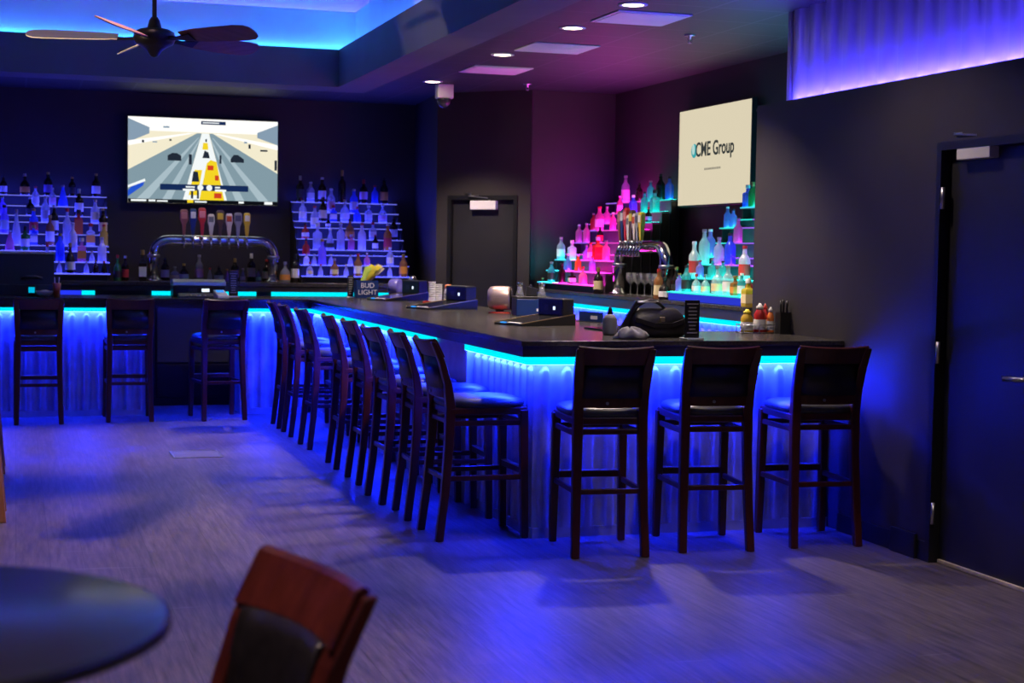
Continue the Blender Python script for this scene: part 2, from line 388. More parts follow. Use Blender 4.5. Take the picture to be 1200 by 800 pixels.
def ring(d0, d1, z0, z1):
    r = MB()
    r.box((TX+d0,TF-d1,z0),(TX+d1,TY+d1,z1)); r.box((TL_-d1,TY+d0,z0),(TX+d0,TY+d1,z1))
    r.box((TL_-d1,TF-d1,z0),(TX+d0,TF-d0,z1)); r.box((TL_-d1,TF-d0,z0),(TL_-d0,TY+d0,z1))
    return r
g1 = 0.19; l2 = 3.765; g2 = g1 + 0.16
struct('trim_5', ring(g1, g1+0.02, b1, l2), M['tray'])
struct('trim_6', ring(g1+0.02, g2+0.05, l2-0.11, l2-0.09), M['tray'])
struct('trim_7', ring(g2, g2+0.05, l2-0.09, 4.05), M['tray'])
struct('ceiling_tray', box((TL_-0.5,TF-0.5,4.05),(TX+0.5,TY+0.5,4.1)), M['tray'])
struct('trim_8', MB().box((TX+0.125,TF,lp-0.022),(TX+0.145,TY+0.145,lp-0.010)).box((TL_,TY+0.125,lp-0.022),(TX+0.125,TY+0.145,lp-0.010)), M['led_cove'])
q = g1+0.10
M['cyan_glow'] = em('added_cyan_glow', (0.0, 1.0, 0.9), 15.0)  # added strip that gives the cove edge its cyan glow
struct('added_glow_strip', MB().box((TX+g1-0.034,TF,lp-0.012),(TX+g1-0.022,TY+g1-0.022,lp-0.002)).box((TL_,TY+g1-0.034,lp-0.012),(TX+g1-0.034,TY+g1-0.022,lp-0.002)), M['cyan_glow'])
struct('trim_9', MB().box((TX+q,TF,l2-0.022),(TX+q+0.018,TY+q+0.018,l2-0.012)).box((TL_,TY+q,l2-0.022),(TX+q,TY+q+0.018,l2-0.012)), M['led_cove'])

def corrugated(axis, u0, u1, fixed, out, z0, z1, pitch=0.125, amp=0.018, lean=0.0, mat=None, name='corrugated_panel', parent=None, thick=0.006, arch=0.0):
    """ribbed sheet running along axis x or y; 'out' is the sign of its outward side on the other axis"""
    n = max(1, round((u1-u0)/pitch)); p = (u1-u0)/n
    prof = [(0, 0), (0.14, 0.02), (0.24, 0.5), (0.32, 0.93), (0.42, 1.0), (0.58, 1.0), (0.68, 0.93), (0.76, 0.5), (0.86, 0.02)]
    rows = [(z0, 1.0), (z1, 1.0)]
    if arch:        # the ribs close in a round head below the top edge
        zt = z1 - 0.012
        rows = [(z0, 1.0)] + [(zt - arch + arch*math.sin(a), max(0.03, math.cos(a))) for a in [k*PI/2/9 for k in range(10)]] + [(z1, 0.03)]
    vs = []; N = n*len(prof) + 1
    for back in (0.0, thick):
        for z, sc in rows:
            for k in range(n):
                for a, b in prof:
                    u = (k + (a if a == 0 else 0.5 + (a-0.5)*sc))*p + u0; w_ = fixed + out*(b*amp*min(1.0, sc*1.6 if sc > 0.03 else 0.0) - back)
                    vs.append((u, w_, z) if axis == 'x' else (w_, u, z))
            w_ = fixed - out*back; vs.append((u1, w_, z) if axis == 'x' else (w_, u1, z))
    K = len(rows); B_ = K*N; fs = []
    for k in range(K-1):
        for i in range(N-1):
            fs.append((k*N+i, k*N+i+1, (k+1)*N+i+1, (k+1)*N+i)); fs.append((B_+k*N+i, B_+(k+1)*N+i, B_+(k+1)*N+i+1, B_+k*N+i+1))
    for i in range(N-1):
        fs.append((i, B_+i, B_+i+1, i+1)); q = (K-1)*N; fs.append((q+i, q+i+1, B_+q+i+1, B_+q+i))
    for k in range(K-1):
        fs.append((k*N, (k+1)*N, B_+(k+1)*N, B_+k*N)); q = N-1; fs.append((k*N+q, B_+k*N+q, B_+(k+1)*N+q, (k+1)*N+q))
    mb = MB().add(vs, fs, 0, True)
    o = mb.build(name, mat or M['steel'], parent)
    es = o.modifiers.new('split', 'EDGE_SPLIT'); es.split_angle = 0.9
    return o
cw = thing('corrugated_wall_cladding', 'blue-lit corrugated steel sheet standing on the ledge above the dark wall', 'cladding')
corrugated('y', -1.0, 9.05, WX+0.205, -1, PT+0.018, 3.60, 0.205, 0.032, mat=M['steel_wall'], parent=cw)
box((WX+0.19,9.05,PT+0.018),(WX+0.235,9.09,3.60)).build('end_trim', M['steel_wall'], cw)
MB().box((WX+0.125,0.0,PT+0.03),(WX+0.145,8.95,PT+0.046)).build('led_strip', M['led_wall'], cw)
struct('trim_10', box((WX+0.0,-1.5,PT+0.018),(WX+0.012,9.11,PT+0.034)), M['wall'])
struct('trim_12', box((WX+0.235,-1.5,PT+0.018),(WX+0.26,9.09,3.6)), M['wall'])

# ------------------------------------------------------------------ the bar counter
HC = 1.08
X0, X1 = 2.55, 3.75       # long run
Y0, Y1 = 7.93, 8.95       # near run
ya, yb = 14.25, 15.15      # far left run
XL = -2.2
ct = thing('bar_worktop', 'black polished worktop running round the whole bar', 'worktop')
outline = [(XL,ya),(X0,ya),(X0,Y0),(WX-0.002,Y0),(WX-0.002,Y1),(X1,Y1),(X1,yb),(XL,yb)]
t = MB().loft([[(x,y,z) for x, y in outline] for z in (HC-0.03, HC)])
t.build('worktop_slab', M['top'], ct, bevel=0.004)
def inset(d): return [(XL,ya+d),(X0+d,ya+d),(X0+d,Y0+d),(WX-0.002,Y0+d),(WX-0.002,Y1-d),(X1-d,Y1-d),(X1-d,yb-d),(XL,yb-d)]
t = MB().loft([[(x,y,z) for x, y in inset(0.008)] for z in (HC-0.085, HC-0.03)])
t.build('worktop_edge', M['fascia'], ct)
BXF = X0+0.13; BYF = Y0+0.16; BYL = ya+0.45
def led_strip(a, b, parent, face='led_face'):      # glowing diffuser whose underside carries the bright diodes
    (x0, y0, z0), (x1, y1, z1) = a, b
    m = MB().box((x0, y0, z0+0.001), (x1, y1, z1), 0)
    m.add([(x0,y0,z0), (x1,y0,z0), (x1,y1,z0), (x0,y1,z0)], [(0,3,2,1)], 1)
    return m.build('led_strip', [M[face], M['led_bar']], parent)
def bar_base(label, body, panels, strips, extra=()):
    r = thing('bar_counter', label, 'bar counter', group='blue-lit bar counters')
    m = MB()
    for a, b in body: m.box(a, b)
    m.build('carcass', M['black'], r)
    for ax, u0, u1, f, o in panels:
        corrugated(ax, u0, u1, f, o, 0.055, 0.945, 0.125, 0.026, parent=r, arch=0.095)
        k = box((u0, f, 0), (u1, f + o*0.022, 0.055)) if ax == 'x' else box((f, u0, 0), (f + o*0.022, u1, 0.055))
        k.build('kick_plate', M['steel'], r)
    for a, b in strips: led_strip(a, b, r)
    for nm, a, b, mat in extra: box(a, b).build(nm, mat, r, bevel=0.004)
    return r
zS0, zS1 = 0.947, HC-0.088
bar_base('near bar front of blue-lit ribbed steel facing the three near stools',
   [((BXF+0.012,BYF+0.012,0),(WX-0.004,Y1-0.1,HC-0.086))],
   [('x', BXF-0.01, WX-0.006, BYF, -1), ('y', BYF, Y1, BXF, -1)],
   [((BXF-0.070,BYF-0.070,zS0),(WX-0.03,BYF+0.005,zS1)), ((BXF-0.070,BYF+0.006,zS0),(BXF+0.005,Y1,zS1))])
bar_base('long bar front of blue-lit ribbed steel behind the row of eight stools',
   [((BXF+0.012,Y1+0.003,0),(X1-0.1,yb-0.08,HC-0.086))],
   [('y', Y1+0.003, 9.26, BXF, -1), ('y', 9.98, BYL, BXF, -1)],
   [((BXF-0.070,Y1+0.003,zS0),(BXF+0.005,9.26,zS1)), ((BXF-0.070,9.98,zS0),(BXF+0.005,BYL-0.06,zS1))],
   [('pilaster', (BXF-0.055,9.26,0), (BXF+0.02,9.98,HC-0.086), M['steel'])])
xo0, xo1 = 1.20, 1.985
bar_base('left bar front of blue-lit ribbed steel behind two far stools',
   [((XL,BYL+0.012,0),(xo0-0.02,yb-0.08,HC-0.086))],
   [('x', XL, xo0-0.03, BYL, -1)],
   [((XL,BYL-0.070,zS0),(xo0-0.03,BYL+0.005,zS1))],
   [('end_panel', (xo0-0.03,BYL-0.01,0), (xo0,yb-0.08,HC-0.086), M['frame'])])
bar_base('short far bar front of blue-lit ribbed steel beside the dark opening',
   [((xo1+0.03,BYL+0.012,0),(BXF,yb-0.08,HC-0.086))],
   [('x', xo1+0.03, BXF-0.072, BYL, -1)],
   [((xo1+0.03,BYL-0.070,zS0),(BXF-0.072,BYL+0.005,zS1))],
   [('end_panel', (xo1,BYL-0.01,0), (xo1+0.03,yb-0.08,HC-0.086), M['steel'])])

# ------------------------------------------------------------------ back bars
HB = 1.20
bbl = thing('back_bar_cabinet', 'black back bar cabinet along the far wall under the television', 'cabinet')
box((-2.2,15.56,0),(3.93,YB-0.002,HB-0.085)).build('carcass', M['black'], bbl)
box((-2.2,15.48,HB-0.04),(3.93,YB-0.002,HB)).build('worktop_slab', M['top'], bbl, bevel=0.004)
box((-2.2,15.49,HB-0.09),(3.93,15.56,HB-0.04)).build('worktop_edge', M['fascia'], bbl)
for xa, xb, fc in ((-2.2,0.72,'led_face_blue'), (0.60,0.72,'led_face'), (1.25,2.25,'led_face'), (2.40,3.9,'led_face')):
    if fc == 'led_face_blue': xb = 0.598
    led_strip((xa,15.522,1.04), (xb,15.545,HB-0.092), bbl, fc)
for k in range(7):
    xa = -2.18 + k*0.87
    dr = box((xa,15.535,0.08),(xa+0.85,15.558,0.40)).build('lower_door', M['black'], bbl, bevel=0.004)
    dr2 = box((xa,15.535,0.42),(xa+0.85,15.558,1.02)).build('upper_door', M['darkgrey'] if k == 4 else M['black'], bbl, bevel=0.004)
    MB().tube([(xa+0.3,15.52,0.97),(xa+0.55,15.52,0.97)], 0.006).build('handle', M['satin'], dr2)
bbr = thing('back_bar_cabinet', 'back bar cabinet of ribbed steel under the pale screen', 'cabinet')
FXR = 4.68
yR0, yR1 = 9.64, 14.38
box((FXR+0.06,yR0,0),(RX-0.002,yR1,HB-0.085)).build('carcass', M['black'], bbr)
box((FXR,yR0-0.02,HB-0.03),(RX-0.002,yR1,HB)).build('worktop_slab', M['top'], bbr, bevel=0.004)
box((FXR+0.01,yR0-0.01,HB-0.10),(FXR+0.06,yR1,HB-0.03)).build('worktop_edge', M['satin'], bbr)
corrugated('y', yR0, yR1, FXR+0.058, -1, 0.05, 1.07, 0.125, 0.018, parent=bbr)
led_strip((FXR+0.015,yR0,1.065), (FXR+0.058,yR1,HB-0.102), bbr)

# ------------------------------------------------------------------ lit bottle racks
ZT = [2.02, 1.915, 1.82, 1.755, 1.64, 1.53, 1.477, 1.375, 1.265]
YT = [16.38 - 0.082*k for k in range(9)]
XT = [5.45 - 0.085*k for k in range(9)]
RK_BLUE = em('rack_blue_light', (0.04, 0.05, 1.0), RACK_W*1.5)
RK_EDGE = em('rack_edge_light', (0.16, 0.17, 0.9), 0.9)
ACRYL = pm('smoked_acrylic', (0.05, 0.05, 0.06), 0.35)
RK_CYAN = em('rack_cyan_light', (0.02, 0.75, 1.0), RACK_W)
RK_PINK = em('rack_magenta_light', (1.0, 0.02, 0.62), RACK_W*2.0)
RK_TEAL = em('rack_teal_light', (0.02, 0.85, 0.72), RACK_W)
RK_VIOL = em('rack_violet_light', (0.35, 0.05, 1.0), RACK_W)
EDGE = {q.name: em(q.name + '_edge', c, 0.8) for q, c in ((RK_CYAN, (0.1,0.8,1)), (RK_PINK, (1,0.1,0.7)), (RK_TEAL, (0.05,0.9,0.8)), (RK_VIOL, (0.4,0.15,1)))}
def rack_x(label, x0, x1):
    r = thing('bottle_rack', label, 'bottle rack', group='lit bottle racks')
    for k in range(9):
        y, z = YT[k], ZT[k]
        m = MB(); m.box((x0,y-0.040,z-0.010),(x1,y+0.041,z-0.0008), 2); m.add([(x0,y-0.040,z),(x1,y-0.040,z),(x1,y+0.041,z),(x0,y+0.041,z)], [(0,1,2,3)], 0); m.box((x0,y-0.047,z-0.010),(x1,y-0.041,z), 1)
        m.build('lit_shelf', [RK_BLUE, RK_EDGE, ACRYL], r)
        zb = ZT[k+1]-0.012 if k < 8 else HB
        box((x0,y+0.036,max(zb, HB)),(x1,y+0.044,z-0.011)).build('riser', ACRYL, r)
    for xs in (x0, x1-0.02):
        sp = MB()
        for k in range(9): sp.box((xs,YT[k]-0.03,HB),(xs+0.02,YT[k]+0.036,ZT[k]-0.015))
        sp.build('side_panel', M['black'], r)
    return r
rack_x('blue-lit stepped bottle rack at the left end of the far wall', -0.26, 0.87)
rack_x('blue-lit stepped bottle rack right of the television on the far wall', 2.725, 3.84)
def rack_y(label, y0, y1, scheme, plinth=None):
    r = thing('bottle_rack', label, 'bottle rack', group='lit bottle racks')
    for k in range(9):
        x, z = XT[k], ZT[k]
        m = MB(); cuts = [y0, y0+(y1-y0)*0.36, y0+(y1-y0)*0.72, y1]
        for i in range(3):
            m.box((x-0.040,cuts[i],z-0.010),(x+0.041,cuts[i+1],z-0.0008), 6); m.add([(x-0.040,cuts[i],z),(x+0.041,cuts[i],z),(x+0.041,cuts[i+1],z),(x-0.040,cuts[i+1],z)], [(0,1,2,3)], i); m.box((x-0.047,cuts[i],z-0.010),(x-0.041,cuts[i+1],z), 3+i)
        if k == 8 and plinth: box((x-0.040,y0+0.02,HB+0.003),(x-0.034,y1-0.02,z-0.011)).build('lit_plinth', plinth, r)
        sc_ = scheme(k); m.build('lit_shelf', sc_ + [EDGE[q.name] for q in sc_] + [ACRYL], r)
        box((x+0.036,y0,HB),(x+0.044,y1,z-0.011)).build('riser', ACRYL, r)
    for ys in (y0, y1-0.02):
        sp = MB()
        for k in range(9): sp.box((XT[k]-0.03,ys,HB),(XT[k]+0.036,ys+0.02,ZT[k]-0.015))
        sp.build('side_panel', M['black'], r)
    return r
rack_y('magenta and teal lit bottle rack beyond the right beer taps', 12.70, 14.25, lambda k: [RK_TEAL if k < 3 else RK_PINK, RK_PINK, RK_VIOL] if k < 6 else [RK_PINK, RK_PINK, RK_CYAN])
rack_y('teal and violet lit bottle rack under the pale screen', 9.70, 11.12, lambda k: [RK_TEAL]*3 if k > 6 else [RK_VIOL, RK_VIOL, RK_TEAL] if k > 1 else [RK_CYAN]*3, em('plinth_blue_light', (0.03, 0.05, 0.75), 0.8))

# ------------------------------------------------------------------ bottles
PROF = {
 'tall':   ([(0.0,0),(0.92,0.0),(1,0.02),(1,0.55),(0.93,0.62),(0.6,0.70),(0.40,0.76),(0.36,0.90),(0.40,0.905)], 0.13, 0.46, (0.40,0.905,1.0), 0.041),
 'wine':   ([(0.0,0),(0.92,0.0),(1,0.02),(1,0.56),(0.9,0.63),(0.5,0.70),(0.36,0.75),(0.33,0.97),(0.37,0.975)], 0.16, 0.48, (0.36,0.82,1.0), 0.041),
 'squat':  ([(0.0,0),(0.90,0.0),(1,0.04),(1,0.40),(0.9,0.52),(0.6,0.62),(0.34,0.68),(0.28,0.86),(0.31,0.865)], 0.12, 0.38, (0.32,0.865,1.0), 0.047),
 'square': ([(0.0,0),(1.15,0.0),(1.2,0.02),(1.2,0.58),(1.05,0.64),(0.5,0.68),(0.42,0.72),(0.40,0.84),(0.44,0.845)], 0.14, 0.46, (0.46,0.845,1.0), 0.046),
 'cone':   ([(0.0,0),(0.96,0.0),(1,0.02),(0.95,0.22),(0.7,0.48),(0.42,0.68),(0.32,0.80),(0.30,0.90),(0.33,0.905)], 0.10, 0.30, (0.33,0.905,1.0), 0.046),
 'mini':   ([(0.0,0),(0.92,0.0),(1,0.04),(0.95,0.40),(0.65,0.60),(0.42,0.72),(0.40,0.86),(0.45,0.865)], 0.10, 0.36, (0.46,0.865,1.0), 0.026),
}
KWORD = {'tall': 'tall bottle', 'wine': 'long-necked bottle', 'squat': 'squat bottle', 'square': 'square bottle', 'cone': 'cone-shaped bottle', 'mini': 'miniature bottle'}
_cache = {}
def bottle_parts(kind, g, l, capi):
    key = (kind, g, l, capi)
    if key in _cache: return _cache[key]
    prof, a, b, (cr, c0, c1), _ = PROF[kind]
    seg, a0 = (4, PI/4) if kind == 'square' else (14, 0)
    body = MB().lathe(prof, seg, a0=a0, smooth=kind != 'square').mesh('glass_body', GLASS[g][1])
    cap = MB().lathe([(0.0,c0),(cr*1.08,c0),(cr*1.08,c1-0.01),(cr*0.9,c1),(0,c1)], 10).mesh('cap', CAPS[capi])
    lab = None
    if l != 'n':
        def rad(z):
            for (r0, z0), (r1, z1) in zip(prof, prof[1:]):
                if z0 <= z <= z1 and z1 > z0: return r0 + (r1-r0)*(z-z0)/(z1-z0)
            return 1.0
        zz = [a, (a+b)/2, b]
        lab = MB().lathe([(rad(z)*1.025, z) for z in zz], seg, a0=a0, smooth=kind != 'square', caps=False).mesh('bottle_label', LABEL[l][1])
    _cache[key] = (body, lab, cap); return _cache[key]
def bottle(loc, h, kind, g, l, label, group, rz=0, rs=1.0, where=None):
    if g == 'd' and l == 'n': l = 'n'
    capi = random.choice([0, 1, 1, 2, 3, 4])
    if g in 'cwp': capi = random.choice([0, 0, 4, 2])
    body, lab, cap = bottle_parts(kind, g, l, capi)
    r = PROF[kind][4]*rs
    if where: loc = (loc[0], loc[1]-0.008, loc[2]) if where == 'y' else (loc[0]-0.008, loc[1], loc[2])
    root = thing('bottle', label, 'bottle', loc, rz, group); root.scale = (r, r, h)
    for nm, me in (('glass_body', body), ('bottle_label', lab), ('cap', cap)):
        if me is None: continue
        o = bpy.data.objects.new(nm, me); COL.objects.link(o); o.parent = root
    return root
ORD = ['first','second','third','fourth','fifth','sixth','seventh','eighth','ninth']
TIER = ['top shelf','second shelf','third shelf','fourth shelf','fifth shelf','sixth shelf','seventh shelf','eighth shelf','bottom shelf']
RL = '0 -0.11 0.18 tall d w;0 0.09 0.21 squat d o;0 0.31 0.23 tall d v;0 0.54 0.19 tall d k;0 0.77 0.23 tall d w;1 0.19 0.19 tall c w;1 0.35 0.18 tall c p;1 0.45 0.21 cone b n;2 -0.12 0.18 squat v n;2 0.14 0.18 squat d k;2 0.6 0.27 wine d w;3 0.28 0.25 tall c w;3 0.75 0.23 tall c y;4 -0.1 0.27 tall v w;4 0.17 0.24 tall b r;4 0.36 0.28 tall d w;4 0.59 0.24 square r n;4 0.82 0.26 tall d y;5 0.01 0.34 cone w n;5 0.17 0.19 square b w;5 0.32 0.29 tall a w;5 0.48 0.36 tall c n;5 0.70 0.22 square c o;5 0.825 0.21 tall y n;6 -0.05 0.19 cone p n;6 0.09 0.23 wine g w;6 0.53 0.27 tall w w;7 0.41 0.27 tall b n;7 0.61 0.23 square p o;7 0.705 0.11 mini c n;7 0.8 0.24 tall w n;8 0.29 0.29 squat c y;8 0.4 0.12 mini c n;8 0.5 0.29 squat d w;8 0.65 0.12 mini c n;8 0.735 0.13 squat d n;8 0.815 0.12 mini d n'
RM = '0 2.82 0.27 wine d k;0 2.93 0.21 tall c w;0 3.05 0.26 tall d w;0 3.26 0.34 wine d n;0 3.49 0.25 wine d p;0 3.61 0.19 tall b n;0 3.71 0.27 tall d o;1 3.13 0.25 tall c p;1 3.37 0.25 tall b w;2 2.82 0.21 tall c w;2 3.03 0.25 tall d y;2 3.14 0.17 square b w;2 3.26 0.23 squat c w;2 3.39 0.16 squat b n;2 3.51 0.18 square c w;2 3.66 0.19 squat c p;3 2.93 0.22 tall c w;3 3.07 0.11 squat d w;4 2.82 0.16 squat r w;4 3.28 0.21 squat a o;4 3.52 0.18 square c w;4 3.74 0.24 tall d w;5 2.93 0.27 square c n;5 3.06 0.22 cone c k;5 3.17 0.28 tall c n;5 3.28 0.16 square p n;5 3.39 0.28 tall w n;5 3.53 0.16 tall d w;5 3.66 0.28 tall o r;6 2.8 0.16 squat r n;7 2.79 0.13 squat w n;7 2.87 0.11 mini c n;7 2.95 0.26 tall v n;7 3.04 0.11 mini c n;7 3.24 0.11 mini c n;7 3.41 0.13 squat p n;7 3.65 0.19 tall c w;8 2.81 0.14 squat c y;8 2.92 0.12 mini c n;8 3.06 0.18 squat a y;8 3.18 0.12 mini c n;8 3.3 0.23 tall a w;8 3.63 0.12 mini c n;8 3.77 0.23 tall a o'
RF = '0 12.8 0.2 tall b n;0 13.0 0.23 tall d n;0 13.23 0.18 tall t n;0 13.5 0.17 tall d n;0 13.84 0.25 tall c w;1 12.92 0.19 square t n;1 13.16 0.18 tall t n;1 13.43 0.16 square b n;1 13.76 0.16 tall p w;2 12.85 0.13 squat d v;2 13.87 0.16 squat p n;3 13.49 0.16 tall p n;3 13.84 0.22 tall p w;3 14.0 0.16 tall r n;4 13.59 0.14 tall d r;4 13.95 0.18 tall p n;4 14.16 0.17 tall p n;5 14.09 0.11 squat p w;6 12.98 0.18 tall p n;6 13.19 0.21 square r n;6 13.37 0.16 tall p w;6 13.48 0.14 squat v n;6 13.87 0.18 square c n;6 14.18 0.21 tall c w;7 13.09 0.14 tall v n;7 13.46 0.15 tall o n;7 13.74 0.16 squat t n;8 13.09 0.16 squat p n;8 13.38 0.11 square d w;8 13.66 0.18 tall d n;8 13.95 0.19 tall t k'  # pink glass here carries the rack's magenta light in its colour
RN = '1 10.98 0.19 wine g n;1 11.07 0.17 square b n;3 10.96 0.14 tall v n;3 11.06 0.16 tall v n;4 10.69 0.18 tall p n;5 10.99 0.21 tall v n;6 10.46 0.23 tall b n;6 10.65 0.2 tall c n;6 10.91 0.26 tall c n;7 10.04 0.24 tall w r;7 10.39 0.13 tall t n;7 10.57 0.15 squat t n;7 10.79 0.13 tall v n;7 10.9 0.27 tall w r;8 9.78 0.13 tall r n;8 9.90 0.16 tall t w;8 10.0 0.14 square a o;8 10.12 0.21 tall c w;8 10.29 0.21 squat c y;8 10.5 0.14 squat c y;8 10.66 0.14 squat c w;8 10.84 0.2 tall t k;8 10.97 0.14 tall v n'
def fill_rack(data, plane, where, group):
    rows = [e.split() for e in data.split(';')]
    for k in range(9):
        t = [r for r in rows if int(r[0]) == k]
        t.sort(key=lambda r: float(r[1]) * (1 if plane == 'y' else -1))      # left to right as the room sees them
        for i, (_, u, h, kind, g, l) in enumerate(t):
            u = float(u); loc = (u, YT[k], ZT[k]+0.001) if plane == 'y' else (XT[k], u, ZT[k]+0.001)
            lb = GLASS[g][0] + ' ' + KWORD[kind] + (', %s label' % LABEL[l][0] if l != 'n' else '')
            pos = 'alone on' if len(t) == 1 else ORD[i] + ' from left on'
            rs = min(1.0, max(0.72, float(h)/0.22)) if kind in ('tall', 'wine', 'square') else min(1.0, float(h)/0.2) if kind in ('squat', 'cone') else 1.0
            bottle(loc, float(h), kind, g, l, '%s, %s %s of %s' % (lb, pos, TIER[k], where), group, random.uniform(-0.4, 0.4) if kind != 'square' else 0, rs, plane)
fill_rack(RL, 'y', 'left far rack', 'bottles on the left far rack')
fill_rack(RM, 'y', 'right far rack', 'bottles on the right far rack')
fill_rack(RF, 'x', 'magenta rack', 'bottles on the magenta rack')
fill_rack(RN, 'x', 'rack below screen', 'bottles on the rack below the pale screen')
GB = 'bottles on the back bar worktops'
def bb(x, y, h, kind, g, l, label, rs=1.0): bottle((x, y, HB), h, kind, g, l, label, GB, 0, rs)
bb(0.94, 15.72, 0.25, 'squat', 'g', 'k', 'squat green bottle right of the left far rack', 0.8)
bb(1.02, 15.82, 0.24, 'tall', 'd', 'r', 'dark bottle just behind the squat green one', 0.8)
bb(1.175, 15.70, 0.30, 'square', 'd', 'w', 'square dark bottle with tall white label left of the tap tower', 0.85)
bb(2.56, 15.70, 0.205, 'squat', 'c', 'o', 'round clear bottle with orange label right of the tap tower', 1.1)
bb(2.668, 15.74, 0.285, 'wine', 'd', 'w', 'dark long-necked bottle, white label, beside the right far rack')
for i, (x, h, kd, g, l, lab) in enumerate([(1.42,0.23,'tall','d','w','dark bottle with white label'),(1.515,0.14,'squat','c','y','small clear bottle with cream label'),(1.605,0.17,'squat','d','w','dark squat bottle with pale label'),
     (1.755,0.26,'tall','c','p','clear bottle with orange neck'),(1.86,0.13,'mini','c','n','small clear bottle'),(1.95,0.15,'squat','d','w','dark round bottle with pale label'),(2.03,0.12,'mini','v','n','small violet bottle'),
     (2.11,0.23,'wine','d','p','dark bottle with pink label'),(2.19,0.13,'mini','c','w','small clear bottle with white label'),(2.275,0.28,'wine','d','y','dark wine bottle with cream label'),(2.35,0.12,'mini','v','w','small violet bottle with white label'),(2.43,0.22,'tall','d','y','dark bottle with cream label')]):
    bb(x, 16.05, h, kd, g, l, lab + ' under the far tap tower, %s from left' % (ORD+['tenth','eleventh','twelfth'])[i])
bb(4.80, 14.31, 0.10, 'squat', 'd', 'y', 'small dark bottle at the far end of right back bar', 0.8)
bb(4.73, 12.62, 0.225, 'wine', 'd', 'y', 'dark wine bottle, yellow label, left of the right taps')
bb(4.76, 11.36, 0.23, 'tall', 'a', 'y', 'amber bottle just right of the right taps')
bb(4.86, 11.25, 0.25, 'tall', 'd', 'k', 'dark bottle behind the amber one by right taps')
bb(4.725, 11.17, 0.17, 'squat', 'd', 'w', 'squat dark bottle left of the rack below screen', 0.9)
bb(4.715, 9.70, 0.19, 'square', 'y', 'y', 'square yellow bottle at the near end of right back bar', 0.9)

# ------------------------------------------------------------------ televisions
def quads(items, mats):
    m = MB()
    for k, (poly, mi) in enumerate(items):
        o = 0.0003*(k+1)
        m.add([(u, -o, v) for u, v in poly], [tuple(range(len(poly)))], mi)
    return m
tvw, tvh = 1.505, 0.86
tv = thing('television', 'large flat television showing a drag race on the far wall', 'television', (1.07+tvw/2+0.01, YB-0.11, 1.975), 0)
box((-tvw/2-0.012,0.0,-0.012),(tvw/2+0.012,0.05,tvh+0.012)).build('casing', M['black'], tv, bevel=0.004)
box((-0.25,0.05,0.2),(0.25,0.098,0.65)).build('wall_bracket', M['black'], tv)
rc = [em('race_sky', (1.0,0.99,0.95), 1.05), em('race_track', (0.25,0.36,0.42), 0.9), em('race_grass', (0.95,0.88,0.66), 0.95), em('race_yellow', (0.95,0.70,0.02), 0.95), em('race_navy', (0.01,0.03,0.12), 0.8),
      em('race_black', (0.004,0.005,0.008), 1), em('race_white', (0.9,0.95,0.95), 1.0), em('race_crowd', (0.30,0.42,0.55), 0.8), em('race_car', (0.02,0.03,0.05), 0.8), em('race_blue', (0.02,0.10,0.7), 0.9), em('race_red', (0.7,0.06,0.02), 0.9), em('race_shade', (0.42,0.54,0.60), 0.95)]
def P(*uv): return [((u-0.5)*tvw, (1-v)*tvh) for u, v in uv]
def Rr(u0, v0, u1, v1): return P((u0,v1),(u1,v1),(u1,v0),(u0,v0))
